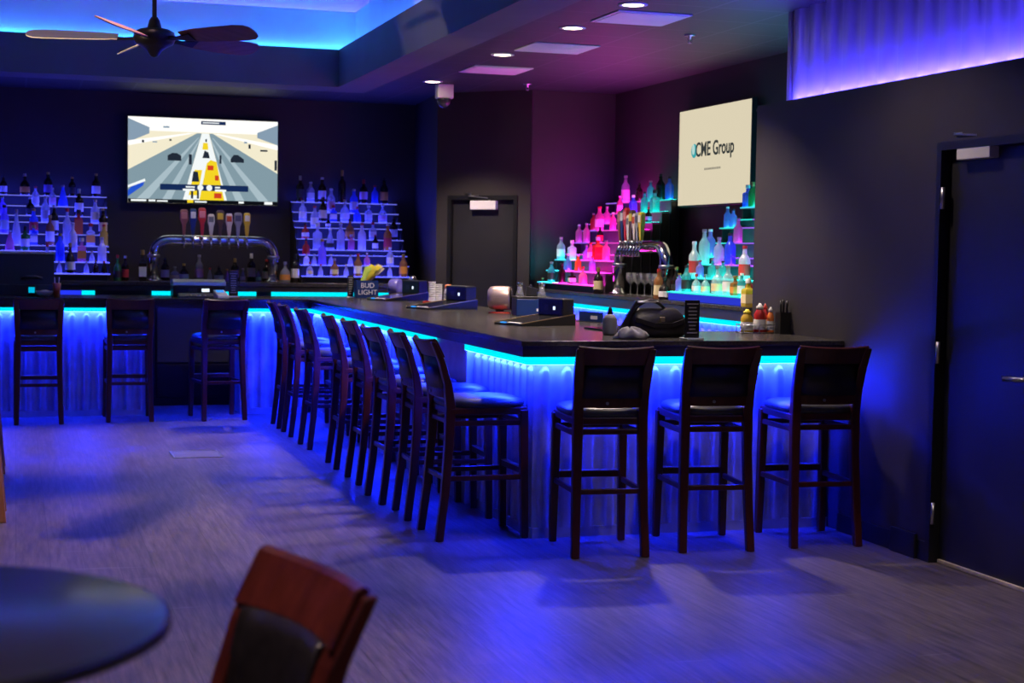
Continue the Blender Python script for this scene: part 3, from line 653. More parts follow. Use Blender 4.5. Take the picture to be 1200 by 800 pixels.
it = [(Rr(0,0,1,1), 2), (Rr(0,0,1,0.16), 0), (P((0,0.02),(0.14,0.12),(0.14,0.19),(0,0.30)), 7), (P((1,0.04),(0.86,0.14),(0.86,0.20),(1,0.28)), 7), (P((0,0.34),(0.44,0.17),(0.40,0.17),(0,0.28)), 0), (P((1,0.34),(0.56,0.17),(0.6,0.17),(1,0.28)), 0),
  (P((0,0.97),(0.36,0.97),(0.485,0.17),(0.455,0.17),(0,0.62)), 1), (P((1,0.97),(0.66,0.97),(0.535,0.17),(0.56,0.17),(1,0.62)), 1),
  (P((0.05,0.97),(0.13,0.97),(0.468,0.22),(0.462,0.22)), 11), (P((0.22,0.97),(0.28,0.97),(0.475,0.24),(0.470,0.24)), 11), (P((0.78,0.97),(0.72,0.97),(0.545,0.24),(0.55,0.24)), 11), (P((0.95,0.97),(0.88,0.97),(0.556,0.22),(0.562,0.22)), 11),
  (P((0.36,0.97),(0.66,0.97),(0.532,0.17),(0.487,0.17)), 6), (P((0.47,0.97),(0.64,0.97),(0.585,0.50),(0.545,0.48),(0.52,0.52)), 3), (P((0.40,0.90),(0.46,0.90),(0.49,0.60),(0.44,0.60)), 3), (P((0.49,0.36),(0.53,0.36),(0.525,0.28),(0.495,0.28)), 3),
  (P((0.26,0.50),(0.35,0.50),(0.35,0.44),(0.32,0.41),(0.29,0.41),(0.26,0.44)), 8), (P((0.68,0.50),(0.77,0.50),(0.77,0.46),(0.73,0.41),(0.70,0.41),(0.68,0.46)), 8),
  (Rr(0.40,0.42,0.42,0.54), 8), (Rr(0.605,0.42,0.618,0.52), 8), (Rr(0.51,0.235,0.52,0.27), 8), (P((0.49,0.46),(0.54,0.46),(0.53,0.39),(0.505,0.37)), 8), (Rr(0.525,0.545,0.565,0.60), 10), (P((0.42,0.74),(0.47,0.74),(0.46,0.62),(0.43,0.62)), 8), (Rr(0.575,0.66,0.60,0.72), 10),
  (Rr(0.415,0.80,0.43,0.94), 8), (Rr(0.455,0.80,0.468,0.94), 8), (Rr(0.57,0.87,0.62,0.93), 10),
  (P((0,0.93),(0.10,0.80),(0.11,0.74),(0.02,0.82),(0,0.86)), 9), (P((0.0,0.80),(0.11,0.72),(0.115,0.75),(0.0,0.83)), 6),
  (Rr(0.09,0.27,0.105,0.30), 8), (Rr(0.27,0.25,0.285,0.27), 8), (Rr(0.80,0.28,0.815,0.33), 8), (Rr(0.88,0.34,0.93,0.36), 8), (Rr(0.978,0.46,0.995,0.58), 8), (Rr(0.23,0.10,0.27,0.12), 7), (Rr(0.16,0.28,0.19,0.295), 7), (Rr(0.77,0.25,0.79,0.27), 7),
  (Rr(0.21,0.775,0.80,0.845), 4), (Rr(0.36,0.825,0.44,0.85), 6), (Rr(0.38,0.795,0.44,0.812), 6), (Rr(0.575,0.825,0.65,0.85), 6), (Rr(0.575,0.795,0.61,0.812), 6), (P(*[(0.477+0.02*math.cos(a), 0.81+0.036*math.sin(a)) for a in [i*PI/6 for i in range(12)]]), 6), (P(*[(0.537+0.02*math.cos(a), 0.81+0.036*math.sin(a)) for a in [i*PI/6 for i in range(12)]]), 6),
  (Rr(0.48,0.025,0.645,0.065), 4), (Rr(0.49,0.038,0.60,0.050), 6),
  (Rr(0,0.955,1,1), 5), (Rr(0.02,0.962,0.12,0.985), 6), (Rr(0.135,0.962,0.18,0.985), 6), (Rr(0.19,0.968,0.26,0.985), 6), (Rr(0.39,0.955,0.43,0.99), 3), (Rr(0.44,0.968,0.52,0.985), 6), (Rr(0.735,0.962,0.77,0.985), 6), (Rr(0.91,0.958,0.965,0.992), 6)]
quads(it, rc).build('screen', rc, tv)
sw, sh = 1.40, 0.805
t2 = thing('television', 'pale cream television screen with a company logo on the right wall', 'television', (RX-0.075, 11.98, 1.963), -PI/2)
box((-sw/2-0.012,0.0,-0.016),(sw/2+0.012,0.045,sh+0.012)).build('casing', M['black'], t2, bevel=0.004)
box((-0.25,0.045,0.2),(0.25,0.073,0.6)).build('wall_bracket', M['black'], t2)
sc_cream = em('screen_cream', (0.72, 0.64, 0.46), 1.0); sc_ink = em('screen_ink', (0.06, 0.07, 0.07), 0.6); sc_teal = em('screen_teal', (0.05, 0.42, 0.45), 0.9); sc_grey = em('screen_grey', (0.30, 0.27, 0.21), 1)
m = MB(); m.add([(-sw/2,-0.001,0),(sw/2,-0.001,0),(sw/2,-0.001,sh),(-sw/2,-0.001,sh)], [(0,1,2,3)], 0)
scr = m.build('screen', [sc_cream], t2)
text_mesh('logo_lettering', 'CME Group', 0.165, sc_ink, scr, (0.03, -0.004, 0.455), (PI/2,0,0), 0.003, 0.92)
gl = MB(); cx_, cz_ = -0.375, 0.455
gl.add([(cx_+0.06*math.cos(a), -0.004, cz_+0.06*math.sin(a)) for a in [i*PI/10 for i in range(20)]], [tuple(range(20))], 0)
gl.add([(cx_-0.015+0.03*math.cos(a), -0.0045, cz_+0.012+0.045*math.sin(a)) for a in [i*PI/8 for i in range(16)]], [tuple(range(16))], 1)
gl.build('globe_emblem', [sc_teal, em('screen_emblem_light', (0.5, 0.75, 0.7), 0.9)], scr)
ln = MB()
for i in range(9):
    x = -0.16 + i*0.036; ln.box((x,-0.0045,0.285),(x+0.027,-0.003,0.302))
ln.build('small_caption', sc_grey, scr)

# ------------------------------------------------------------------ beer taps
HANDLES = [((0.28,0.10,0.09),(0.55,0.25,0.2)), ((0.02,0.05,0.2),(0.7,0.75,0.8)), ((0.6,0.04,0.05),(0.8,0.3,0.3)), ((0.78,0.74,0.66),(0.2,0.2,0.2)), ((0.10,0.06,0.04),(0.75,0.6,0.05)), ((0.8,0.7,0.66),(0.6,0.1,0.05)), ((0.30,0.31,0.36),(0.1,0.1,0.15)), ((0.75,0.52,0.05),(0.85,0.82,0.75))]
def tap_tower(label, loc, rz, L, n, zt, s=1.0):
    t = thing('beer_tap_tower', label, 'beer taps', loc, rz)
    r = 0.052; pts = [(-L/2,0,0.0),(-L/2,0,zt-0.17)]
    for i in range(1, 7):
        a = i*PI/12; pts.append((-L/2+0.15*(1-math.cos(a)), 0, zt-0.17+0.15*math.sin(a)))
    pts += [(-L/2+0.2,0,zt-0.02),(L/2-0.2,0,zt-0.02)]
    for i in range(5, -1, -1):
        a = i*PI/12; pts.append((L/2-0.15*(1-math.cos(a)), 0, zt-0.17+0.15*math.sin(a)))
    pts += [(L/2,0,0.0)]
    MB().tube(pts, r, 16).build('arch_pipe', M['chrome'], t)
    for x in (-L/2, L/2):
        MB().lathe([(0.085,0),(0.085,0.012),(0.06,0.02),(0.06,0.03)], 18, (x,0,0)).build('base_flange', M['chrome'], t)
        MB().lathe([(0.058,zt-0.19),(0.062,zt-0.185),(0.062,zt-0.165),(0.058,zt-0.16)], 16, (x,0,0)).build('pipe_collar', M['satin'], t)
    for i in range(n):
        x = -L/2 + 0.28 + (L-0.56)*i/(n-1)
        f = MB(); f.tube([(x,-0.04,zt-0.02),(x,-0.115,zt-0.02),(x,-0.125,zt-0.05),(x,-0.125,zt-0.10)], [0.016,0.015,0.013,0.011], 10)
        f.tube([(x,-0.105,zt-0.02),(x,-0.105,zt+0.035)], 0.011, 8)
        f.build('faucet', M['chrome'], t)
        c0, c1 = HANDLES[i % 8]; H0 = zt+0.03; hh = (0.25, 0.26, 0.27, 0.21, 0.25, 0.22, 0.23, 0.23)[i % 8]
        a = pm('tap_handle_paint', c0, 0.35); b = pm('tap_handle_badge', c1, 0.4)
        w0, w1 = (0.020, 0.034) if i % 2 else (0.017, 0.040)
        hb = MB().loft([[(x-w,-0.105-d,z),(x+w,-0.105-d,z),(x+w,-0.105+d,z),(x-w,-0.105+d,z)] for w, d, z in
             ((0.012,0.012,H0),(w0,0.016,H0+0.05),(w0*1.1,0.018,H0+0.4*hh),(w1,0.020,H0+0.62*hh),(w1*0.92,0.020,H0+0.92*hh),(w1*0.6,0.014,H0+hh))])
        ho = hb.build('tap_handle', a, t, bevel=0.004)
        box((x-w1*0.7,-0.129,H0+0.63*hh),(x+w1*0.7,-0.120,H0+0.88*hh)).build('badge', b, ho, bevel=0.003)
    return t
tap_tower('chrome arched beer tap tower under the race television', (1.87, 15.78, HB), 0, 1.17, 8, 0.42)
tap_tower('chrome arched beer tap tower on the right back bar', (4.90, 12.06, HB), -PI/2, 1.02, 8, 0.42)
for i in range(5):
    g = thing('wine_glass', 'empty wine glass under the right beer taps, %s from the left' % ORD[i], 'glass', (4.93 + 0.0*i, 12.38-0.155*i, HB), 0, 'wine glasses under the right taps')
    MB().lathe([(0,0),(0.034,0),(0.034,0.003),(0.006,0.008),(0.004,0.02),(0.004,0.085),(0.012,0.092)], 14).build('stem', CLEAR, g)
    MB().lathe([(0.010,0.092),(0.032,0.112),(0.040,0.14),(0.037,0.185),(0.0365,0.185),(0.0385,0.14),(0.030,0.114),(0.0,0.096)], 16, caps=False).build('bowl', CLEAR, g)

# ------------------------------------------------------------------ bar stools
def make_stool(label, group, wood):
    t = thing('bar_stool', label, 'bar stool', group=group)
    for s in (-1, 1):
        back = [(s*0.185,-0.265,0),(s*0.178,-0.235,0.25),(s*0.172,-0.215,0.50),(s*0.170,-0.208,0.72),(s*0.174,-0.225,0.84),(s*0.180,-0.262,0.96),(s*0.188,-0.315,1.07)]
        lg = MB().vpost(back, [0.021,0.022,0.023,0.025,0.025,0.025,0.020], [0.021,0.022,0.024,0.026,0.021,0.017,0.013])
        o = lg.build('back_leg', wood, t, bevel=0.006)
        MB().lathe([(0.018,0),(0.020,0.006),(0.014,0.012)], 10, (s*0.185,-0.265,-0.0)).build('foot_glide', M['rubber'], o)
        fl = MB().vpost([(s*0.190,0.215,0),(s*0.186,0.207,0.35),(s*0.183,0.200,0.70)], [0.019,0.021,0.023], [0.019,0.021,0.023])
        o = fl.build('front_leg', wood, t, bevel=0.006)
        MB().lathe([(0.017,0),(0.019,0.006),(0.013,0.012)], 10, (s*0.190,0.215,-0.0)).build('foot_glide', M['rubber'], o)
        for z in (0.335, 0.63):
            y0 = -0.227 if z < 0.5 else -0.212; y1 = 0.207 if z < 0.5 else 0.201
            MB().beam((s*0.178,y0,z),(s*0.186,y1,z), 0.020, 0.028).build('side_stretcher', wood, t, bevel=0.004)
    for z, y in ((0.335,-0.228), (0.64,-0.212)):
        MB().beam((-0.178,y,z),(0.178,y,z), 0.020, 0.028).build('back_stretcher', wood, t, bevel=0.004)
    MB().beam((-0.184,0.201,0.63),(0.184,0.201,0.63), 0.020, 0.028).build('front_stretcher', wood, t, bevel=0.004)
    fr_ = MB().beam((-0.186,0.207,0.365),(0.186,0.207,0.365), 0.026, 0.034).build('footrest', wood, t, bevel=0.004)
    MB().box((-0.160,0.192,0.3815),(0.160,0.222,0.386)).build('metal_strip', M['satin'], fr_)
    ap = MB().box((-0.196,-0.215,0.675),(0.196,0.222,0.715))
    ap.build('seat_frame', wood, t, bevel=0.008)
    def rr(w, d, z, n=28, p=4.0, cy=0.003):
        out = []
        for i in range(n):
            a = 2*PI*i/n; c, s_ = math.cos(a), math.sin(a)
            out.append((w*math.copysign(abs(c)**(2/p), c), cy + d*math.copysign(abs(s_)**(2/p), s_), z))
        return out
    st = MB().loft([rr(0.196,0.218,0.714), rr(0.206,0.228,0.722), rr(0.208,0.230,0.738), rr(0.200,0.222,0.752), rr(0.175,0.198,0.762), rr(0.12,0.14,0.768), rr(0.05,0.06,0.770)], 0, True)
    st.build('seat_cushion', M['seat'], t)
    n = 10
    def arc(z, y, hw, bow): return [(hw*(2*i/n-1), y - bow*(1-(2*i/n-1)**2), z) for i in range(n+1)]
    # crest rail: top edge dips a little in the middle and is thicker towards the ends
    L = []
    for i in range(n+1):
        u = 2*i/n-1; x = 0.196*u; b = 0.034*(1-u*u); dip = 0.010*(1-u*u)
        L.append([(x,-0.268-b,0.985),(x,-0.246-b,0.985),(x,-0.292-b,1.078-dip),(x,-0.305-b,1.086-dip),(x,-0.318-b,1.078-dip)])
    MB().loft(L).build('crest_rail', wood, t, bevel=0.003)
    L = []
    for i in range(n+1):
        u = 2*i/n-1; x = 0.157*u; b = 0.030*(1-u*u)
        L.append([(x,-0.246-b,0.815),(x,-0.214-b,0.815),(x,-0.210-b,0.83),(x,-0.236-b,0.95),(x,-0.246-b,0.985),(x,-0.268-b,0.985)])
    MB().loft(L, 0, True).build('backrest_pad', M['vinyl'], t)
    L = []
    for i in range(n+1):
        u = 2*i/n-1; x = 0.170*u; b = 0.026*(1-u*u)
        L.append([(x,-0.232-b,0.765),(x,-0.208-b,0.765),(x,-0.212-b,0.818),(x,-0.238-b,0.818)])
    MB().loft(L).build('lower_rail', wood, t, bevel=0.003)
    MB().tube([(-0.03,-0.262,0.79),(-0.03,-0.268,0.79)], 0.008).build('screw_cap', M['satin'], t)
    return t
G_ST = 'mahogany bar stools round the bar'
s0 = make_stool('bar stool at the near bar front, leftmost of the three', G_ST, M['wood'])
s0.location = (2.92, 7.735, 0); s0.rotation_euler = (0,0,-0.10)
dup(s0, (3.525,7.755,0), -0.115, 'bar stool at the near bar front, middle of the three')
dup(s0, (4.15,7.75,0), -0.07, 'bar stool at the near bar front, rightmost, beside the dark wall')
dup(s0, (0.19,14.32,0), 0.0, 'bar stool at the far left bar front, left of the blue panel')
dup(s0, (0.955,14.41,0), 0.0, 'bar stool at the far left bar front, just left of the dark opening')
dup(s0, (1.74,14.40,0), 0.13, 'bar stool standing in front of the dark opening in the bar')
yy = [8.28, 8.93, 9.53, 10.33, 11.06, 12.18, 13.02, 13.62]
rzs = [-PI/2+0.02, -PI/2-0.04, -PI/2+0.03, -PI/2, -PI/2-0.03, -PI/2+0.02, -PI/2, -PI/2-0.02]
nm_ = ['nearest, with its blue-lit seat in full view', 'second from the near end', 'third from the near end', 'fourth from the near end', 'fourth from the far end', 'third from the far end', 'second from the far end', 'farthest, at the inner corner']
for y, rz, n_ in zip(yy, rzs, nm_):
    dup(s0, (2.385 if 9.2 < y < 10 else 2.415,y,0), rz, 'bar stool along the long bar front, ' + n_)
# high table with its stools at the near left
tb = thing('high_table', 'round black high table at the lower left', 'table', (-0.175, 2.16, 0))
MB().lathe([(0,1.048),(0.365,1.048),(0.374,1.053),(0.376,1.060),(0.374,1.067),(0.366,1.07),(0,1.07)], 64).build('tabletop', M['table'], tb)
MB().lathe([(0.22,1.035),(0.22,1.048),(0,1.048)], 24).build('support_plate', M['black'], tb)
MB().lathe([(0.05,0.03),(0.038,0.06),(0.038,1.035)], 18).build('column', M['black'], tb)
MB().lathe([(0,0),(0.17,0),(0.17,0.012),(0.09,0.035),(0.05,0.05)], 32).build('base_plate', M['black'], tb)
fg = dup(s0, (0.165,2.468,0), PI/2+0.243, 'red-brown bar stool with black padded back beside the round high table', 'stools at the tables'); fg.scale = (1, 1, 0.96)
def wood_stool(label, x, y):
    t = thing('wood_stool', label, 'stool', (x, y, 0), 0, 'stools at the tables')
    MB().lathe([(0,0.715),(0.15,0.715),(0.165,0.725),(0.165,0.745),(0.155,0.755),(0,0.750)], 28).build('round_seat', M['lit_wood'], t)
    for a, b in ((1,1),(1,-1),(-1,1),(-1,-1)):
        MB().vpost([(a*0.20,b*0.20,0.0),(a*0.165,b*0.165,0.36),(a*0.115,b*0.115,0.717)], [0.018,0.021,0.020], [0.018,0.021,0.020]).build('leg', M['lit_wood'], t, bevel=0.005)
    for a in (1, -1):
        MB().beam((a*0.170,-0.165,0.32),(a*0.170,0.165,0.32), 0.02, 0.03).build('stretcher', M['lit_wood'], t)
        MB().beam((-0.162,a*0.172,0.40),(0.162,a*0.172,0.40), 0.02, 0.03).build('stretcher', M['lit_wood'], t)
wood_stool('wood stool painted as warmly lit, cut off by the left picture edge, nearer one', -0.268, 9.36)
wood_stool('wood stool painted as warmly lit, cut off by the left picture edge, farther one', -0.285, 11.30)

# ------------------------------------------------------------------ ceiling fittings
def beam(x, y, z, power, color, cone, blend=0.6, parent=None):
    l = bpy.data.lights.new('downlight_beam', 'SPOT'); l.energy = power; l.color = color; l.spot_size = cone; l.spot_blend = blend; l.shadow_soft_size = 0.06
    o = bpy.data.objects.new('downlight_beam', l); COL.objects.link(o); o.location = (x, y, z)
    if parent: o.parent = parent
def downlight(x, y, label):
    d = thing('downlight', label, 'downlight', (x, y, CEIL), 0, 'recessed downlights')
    MB().lathe([(0.092,-0.0005),(0.092,-0.006),(0.070,-0.008),(0.066,-0.0005)], 24).build('trim_ring', M['panel'], d)
    MB().lathe([(0,-0.0005),(0.066,-0.0005),(0.064,-0.005),(0,-0.006)], 24).build('lens', M['lamp'], d)
    beam(0, 0, -0.03, SPOT_W, SPOT_COL, 1.9, 0.6, d)
for y, lab in ((9.17,'recessed round ceiling downlight, nearest, by the largest pale panel'),(10.28,'recessed round ceiling downlight, second from the top of the picture'),(11.91,'recessed round ceiling downlight, third from the top of the picture'),(14.08,'recessed round ceiling downlight, farthest, beside the dome camera')):
    downlight(3.63, y, lab)
# unseen lamps: near row and tray, plus two added fills
beam(3.63, 7.2, CEIL-0.03, 45, SPOT_COL, 2.3)
beam(3.63, 4.6, CEIL-0.03, 120, SPOT_COL, 1.9)
beam(1.87, 14.9, CEIL-0.03, 110, SPOT_COL, 2.3)  # added fill that brightens the far taps, no fixture here
beam(0.75, 1.0, CEIL-0.03, 70, (1.0,0.78,0.80), 1.5, 0.7)  # added fill that lights the table stool from the front
for x, y, pw, cone in ((0.5,5.6,330,0.82), (0.5,8.6,430,0.82), (0.36,12.4,330,0.82), (-0.5,3.0,330,1.5)):
    beam(x, y, 4.02, pw*0.95, (1.0,0.68,0.60), cone, 0.7)
for i, y in enumerate((9.66, 11.34, 12.92)):
    p = thing('ceiling_panel', 'pale square ceiling panel, %s' % ('largest, nearest the camera','middle one with a grille pattern','smallest and farthest')[i], 'ceiling panel', (3.88, y, CEIL), 0, 'pale square ceiling panels')
    MB().box((-0.255,-0.255,-0.010),(0.255,0.255,-0.0005)).build('frame', M['white'], p, bevel=0.003)
    m = MB()
    if i == 1:
        for k in range(9):
            a = 0.225-0.025*k
            if a > 0.03: m.box((-a,-a,-0.0105-0.0012*k),(a,a,-0.0100-0.0012*k))
    else: m.box((-0.235,-0.235,-0.0145),(0.235,0.235,-0.010))
    m.build('face_plate', M['panel'], p, bevel=0.002)
for x, y, lab in ((4.50,10.28,'small ceiling sprinkler right of the largest pale panel'), (4.48,13.9,'small ceiling sprinkler near the diagonal wall')):
    s = thing('sprinkler', lab, 'sprinkler', (x, y, CEIL), 0, 'ceiling sprinklers')
    MB().lathe([(0.04,-0.0005),(0.038,-0.008),(0.012,-0.010),(0.012,-0.03),(0.006,-0.032)], 14).build('escutcheon', M['satin'], s)
    MB().tube([(0.010,0,-0.03),(0.012,0,-0.045),(0,0,-0.058),(-0.012,0,-0.045),(-0.010,0,-0.03)], 0.003, 6).build('yoke', M['satin'], s)
    MB().lathe([(0,-0.058),(0.016,-0.058),(0.016,-0.060),(0,-0.061)], 12).build('deflector', M['satin'], s)
dc = thing('security_camera', 'white security camera with a dark dome hanging from the ceiling', 'security camera', (3.80, 14.3, CEIL))
box((-0.075,-0.06,-0.13),(0.075,0.06,-0.0005)).build('housing', M['white'], dc, bevel=0.008)
MB().lathe([(0.068,-0.13),(0.070,-0.145),(0.062,-0.18),(0.042,-0.205),(0.016,-0.218),(0,-0.22)], 20).build('dome', pm('smoked_dome', (0.03,0.03,0.035), 0.06), dc)

# ceiling fan
FX, FY, FZ = 0.75, 9.2, 2.715
fan = thing('ceiling_fan', 'five-blade ceiling fan hanging in the blue lit tray ceiling', 'ceiling fan', (FX, FY, FZ))
MB().tube([(0,0,0.10),(0,0,4.05-FZ-0.04)], 0.013, 10).build('downrod', M['bronze'], fan)
MB().lathe([(0.02,4.05-FZ-0.07),(0.06,4.05-FZ-0.04),(0.07,4.05-FZ)], 18).build('canopy', M['bronze'], fan)
MB().lathe([(0,-0.105),(0.02,-0.10),(0.045,-0.065),(0.075,-0.045),(0.105,-0.03),(0.118,0.0),(0.112,0.035),(0.085,0.05),(0.04,0.06),(0.03,0.10),(0.018,0.12)], 24).build('motor_housing', M['bronze'], fan)
for k in range(5):
    a = math.radians(27 + 72*k)
    RM_ = Matrix.Rotation(a, 4, 'Z')
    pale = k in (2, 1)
    bl = MB(); prof = [(0.20,0.045),(0.30,0.062),(0.45,0.072),(0.60,0.076),(0.66,0.068),(0.69,0.045),(0.70,0.015)]
    top = [(r, w) for r, w in prof] + [(r, -w) for r, w in reversed(prof)]
    bl.loft([[(r, w, z) for r, w in top] for z in (-0.003, 0.003)])
    bl.move(RM_ @ Matrix.Rotation(math.radians(-24), 4, 'X') @ Matrix.Translation((0,0,0.005)))
    bo = bl.build('blade', M['blade_lit'] if pale else M['blade'], fan)
    if pale: bo['label'] = 'wood blade painted as warmly lit'
    ar = MB().loft([[(0.09,0.018,-0.006),(0.09,-0.018,-0.006),(0.09,-0.018,0.004),(0.09,0.018,0.004)],[(0.17,0.014,-0.010),(0.17,-0.014,-0.010),(0.17,-0.014,-0.002),(0.17,0.014,-0.002)],[(0.27,0.036,-0.008),(0.27,-0.036,-0.008),(0.27,-0.036,-0.003),(0.27,0.036,-0.003)]])
    ar.move(RM_ @ Matrix.Rotation(math.radians(-24), 4, 'X')).build('blade_arm', M['bronze'], fan)

wl = bpy.data.lights.new('fan_fill_spot', 'SPOT'); wl.energy = 950; wl.color = (1.0, 0.80, 0.55); wl.spot_size = 0.20; wl.spot_blend = 0.5; wl.shadow_soft_size = 0.05  # added spot, aimed to brighten the fan's left blades
wo = bpy.data.objects.new('fan_fill_spot', wl); COL.objects.link(wo); wo.location = (-2.7, 6.8, 1.9)
wo.rotation_euler = (Vector((0.30, 9.25, 2.72)) - wo.location).to_track_quat('-Z', 'Y').to_euler()
# floor box
fb = thing('floor_outlet', 'square metal floor outlet cover set in the planks', 'floor outlet', (1.28, 11.88, 0))
m = MB(); m.box((-0.18,-0.20,0),(0.18,-0.185,0.004)); m.box((-0.18,0.185,0),(0.18,0.20,0.004)); m.box((-0.18,-0.185,0),(-0.165,0.185,0.004)); m.box((0.165,-0.185,0),(0.18,0.185,0.004))
m.build('rim', M['satin'], fb); box((-0.165,-0.185,0),(0.165,0.185,0.003)).build('lid', noisy('dull_metal_lid', (0.16,0.15,0.16), (0.2,0.19,0.2), 10, 0.4), fb)

# ------------------------------------------------------------------ things on the bar
def menu_stand(label, x, y, rz, w, h, rows):
    t = thing('menu_stand', label, 'menu stand', (x, y, HC), rz, 'upright menu stands')
    box((-w/2,-0.006,0.008),(w/2,0.006,h)).build('menu_card', M['black'], t, bevel=0.002)
    box((-w/2-0.008,-0.05,0),(w/2+0.008,0.05,0.010)).build('stand_base', M['white'], t, bevel=0.002)
    m = MB(); rnd = random.Random(3)
    for k in range(rows):
        z = h*0.92 - k*h*0.82/rows; ww = w*0.40 if k == 0 else w*rnd.uniform(0.22, 0.38); hh = h*0.30/rows
        m.box((-ww,-0.0075,z-hh),(ww,-0.0062,z))
    m.build('printed_lines', pm('menu_print', (0.30,0.29,0.30), 0.6), t)
menu_stand('black menu stand beside the card reader on the far left bar', 1.93, 14.78, 0, 0.085, 0.24, 9)
menu_stand('black menu stand left of the blue caddy', 3.05, 14.86, 0, 0.06, 0.21, 8)
menu_stand('black menu stand beside the handbag on the near bar', 3.575, 8.05, 0.05, 0.088, 0.218, 9)

cad = thing('caddy', 'blue metal caddy with white lettering holding yellow slips', 'caddy', (3.19, 14.80, HC))
m = MB(); m.box((-0.105,-0.06,0),(0.105,0.06,0.006)); m.box((-0.105,-0.06,0.006),(0.105,-0.054,0.165)); m.box((-0.105,0.054,0.006),(0.105,0.06,0.165)); m.box((-0.105,-0.054,0.006),(-0.099,0.054,0.165)); m.box((0.099,-0.054,0.006),(0.105,0.054,0.165))
m.build('caddy_box', M['blue'], cad)
text_mesh('white_lettering', 'BUD\nLIGHT', 0.066, M['paper'], cad, (0.0,-0.0615,0.085), (PI/2,0,0), 0.0)
for k in range(9):
    x = -0.075 + 0.010*k; lean = 0.055 + 0.010*k; hgt = 0.300 + 0.008*((k*5) % 4); y = -0.040 + 0.010*k
    p = MB().loft([[(x,y,0.0105),(x+0.028,y,0.0105),(x+0.028,y+0.003,0.0105),(x,y+0.003,0.0105)],
                   [(x+0.006,y,0.15),(x+0.040,y,0.15),(x+0.040,y+0.003,0.15),(x+0.006,y+0.003,0.15)],
                   [(x+lean*0.62,y+0.001,0.235),(x+lean*0.62+0.040,y+0.001,0.225),(x+lean*0.62+0.040,y+0.004,0.225),(x+lean*0.62,y+0.004,0.235)],
                   [(x+lean,y+0.002,hgt),(x+lean+0.048,y+0.002,hgt-0.022),(x+lean+0.048,y+0.005,hgt-0.022),(x+lean,y+0.005,hgt)]])
    o = p.build('paper_slip', M['green_yellow'] if k < 2 else (M['cream'] if k > 6 else M['yellow'])); o.location = (3.19, 14.80, HC)
    tag(o, '%s paper slip in the blue caddy, %s from the left' % ('lime' if k < 2 else 'cream' if k > 6 else 'yellow', ORD[k]), 'paper slip', 'paper slips in the caddy')

dr_ = thing('napkin_drum', 'round blue-violet drum on its side behind the lettered caddy', 'drum', (3.50, 14.90, HC), 0.35)
MB().lathe([(0,-0.05),(0.07,-0.05),(0.082,-0.045),(0.085,0.0),(0.082,0.045),(0.07,0.05),(0,0.05)], 28).move(Matrix.Translation((0,0,0.10)) @ Matrix.Rotation(PI/2, 4, 'X') @ Matrix.Rotation(0.5, 4, 'Y')).build('drum_body', pm('violet_plastic', (0.16,0.14,0.55), 0.35), dr_)
m = MB(); m.box((-0.05,-0.04,0),(0.05,0.04,0.012)); m.box((-0.05,-0.02,0.012),(-0.04,0.02,0.04)); m.box((0.04,-0.02,0.012),(0.05,0.02,0.04)); m.build('drum_cradle', M['black'], dr_)
sk = thing('cocktail_shaker', 'dark steel cocktail shaker right of the violet drum', 'shaker', (3.60, 14.62, HC))
MB().lathe([(0,0),(0.034,0),(0.040,0.005),(0.046,0.15)], 20).build('shaker_tin', M['bronze'], sk)
MB().lathe([(0.047,0.15),(0.047,0.156),(0.043,0.175),(0.032,0.205),(0.016,0.222),(0,0.225)], 20, caps=False).build('shaker_lid', M['chrome'], sk)

def terminal(label, x, y, rz, s=1.0):      # slanted game terminal with an upright unit at its rear, facing the stools (-x)
    t = thing('tabletop_terminal', label, 'terminal', (x, y, HC), rz, 'slanted tabletop terminals')
    t.scale = (s, s, s)
    W2 = 0.17
    m = MB().loft([[(-0.30,yy_,0.0),(0.16,yy_,0.0),(0.16,yy_,0.075),(-0.30,yy_,0.012)] for yy_ in (-W2, W2)])
    m.build('wedge_base', M['black'], t, bevel=0.003)
    n = Vector((-0.063, 0, 0.46)).normalized(); 
    def on(u, v, h): # point on the slanted face
        p = Vector((-0.30 + 0.46*u, -W2 + 2*W2*v, 0.012 + 0.063*u)); return p + n*h
    m = MB().add([on(0.08,0.08,0.002), on(0.92,0.08,0.002), on(0.92,0.92,0.002), on(0.08,0.92,0.002)], [(0,1,2,3)])
    m.build('touch_panel', pm('glossy_panel', (0.02,0.02,0.024), 0.08), t)
    m = MB()
    m.loft([[on(0.0,v0,0.001), on(1,v0,0.001), on(1,v0,0.006), on(0,v0,0.006)] for v0 in (0.0, 0.03)])
    m.loft([[on(0.0,v0,0.001), on(1,v0,0.001), on(1,v0,0.006), on(0,v0,0.006)] for v0 in (0.97, 1.0)])
    m.build('side_rail', M['brass'], t)
    m = MB().loft([[on(0.0,v0,0.001), on(0.05,v0,0.001), on(0.05,v0,0.008), on(0,v0,0.008)] for v0 in (0.1, 0.55)])
    m.build('front_plate', M['panel'], t)
    m = MB().loft([[on(0.0,v0,0.001), on(0.04,v0,0.001), on(0.04,v0,0.008), on(0,v0,0.008)] for v0 in (0.62, 0.78)])
    m.build('blue_key', M['screen_blue'], t)
    b = MB().box((0.06,-W2+0.02,0.061),(0.16,W2-0.02,0.185)).build('rear_unit', M['black'], t, bevel=0.010)
    box((0.0585,-0.06,0.105),(0.060,-0.035,0.13)).build('lit_icon', M['screen_light'], b)
    box((0.0585,0.02,0.10),(0.060,0.07,0.14)).build('display_window', M['darkgrey'], b)
terminal('slanted black terminal on the long bar, nearest one', 3.26, 9.70, 0.30, 0.92)
terminal('slanted black terminal on the long bar, middle one', 3.32, 12.25, 0.30, 1.0)
terminal('slanted black terminal on the long bar, farthest one', 3.42, 14.20, 0.30, 1.0)

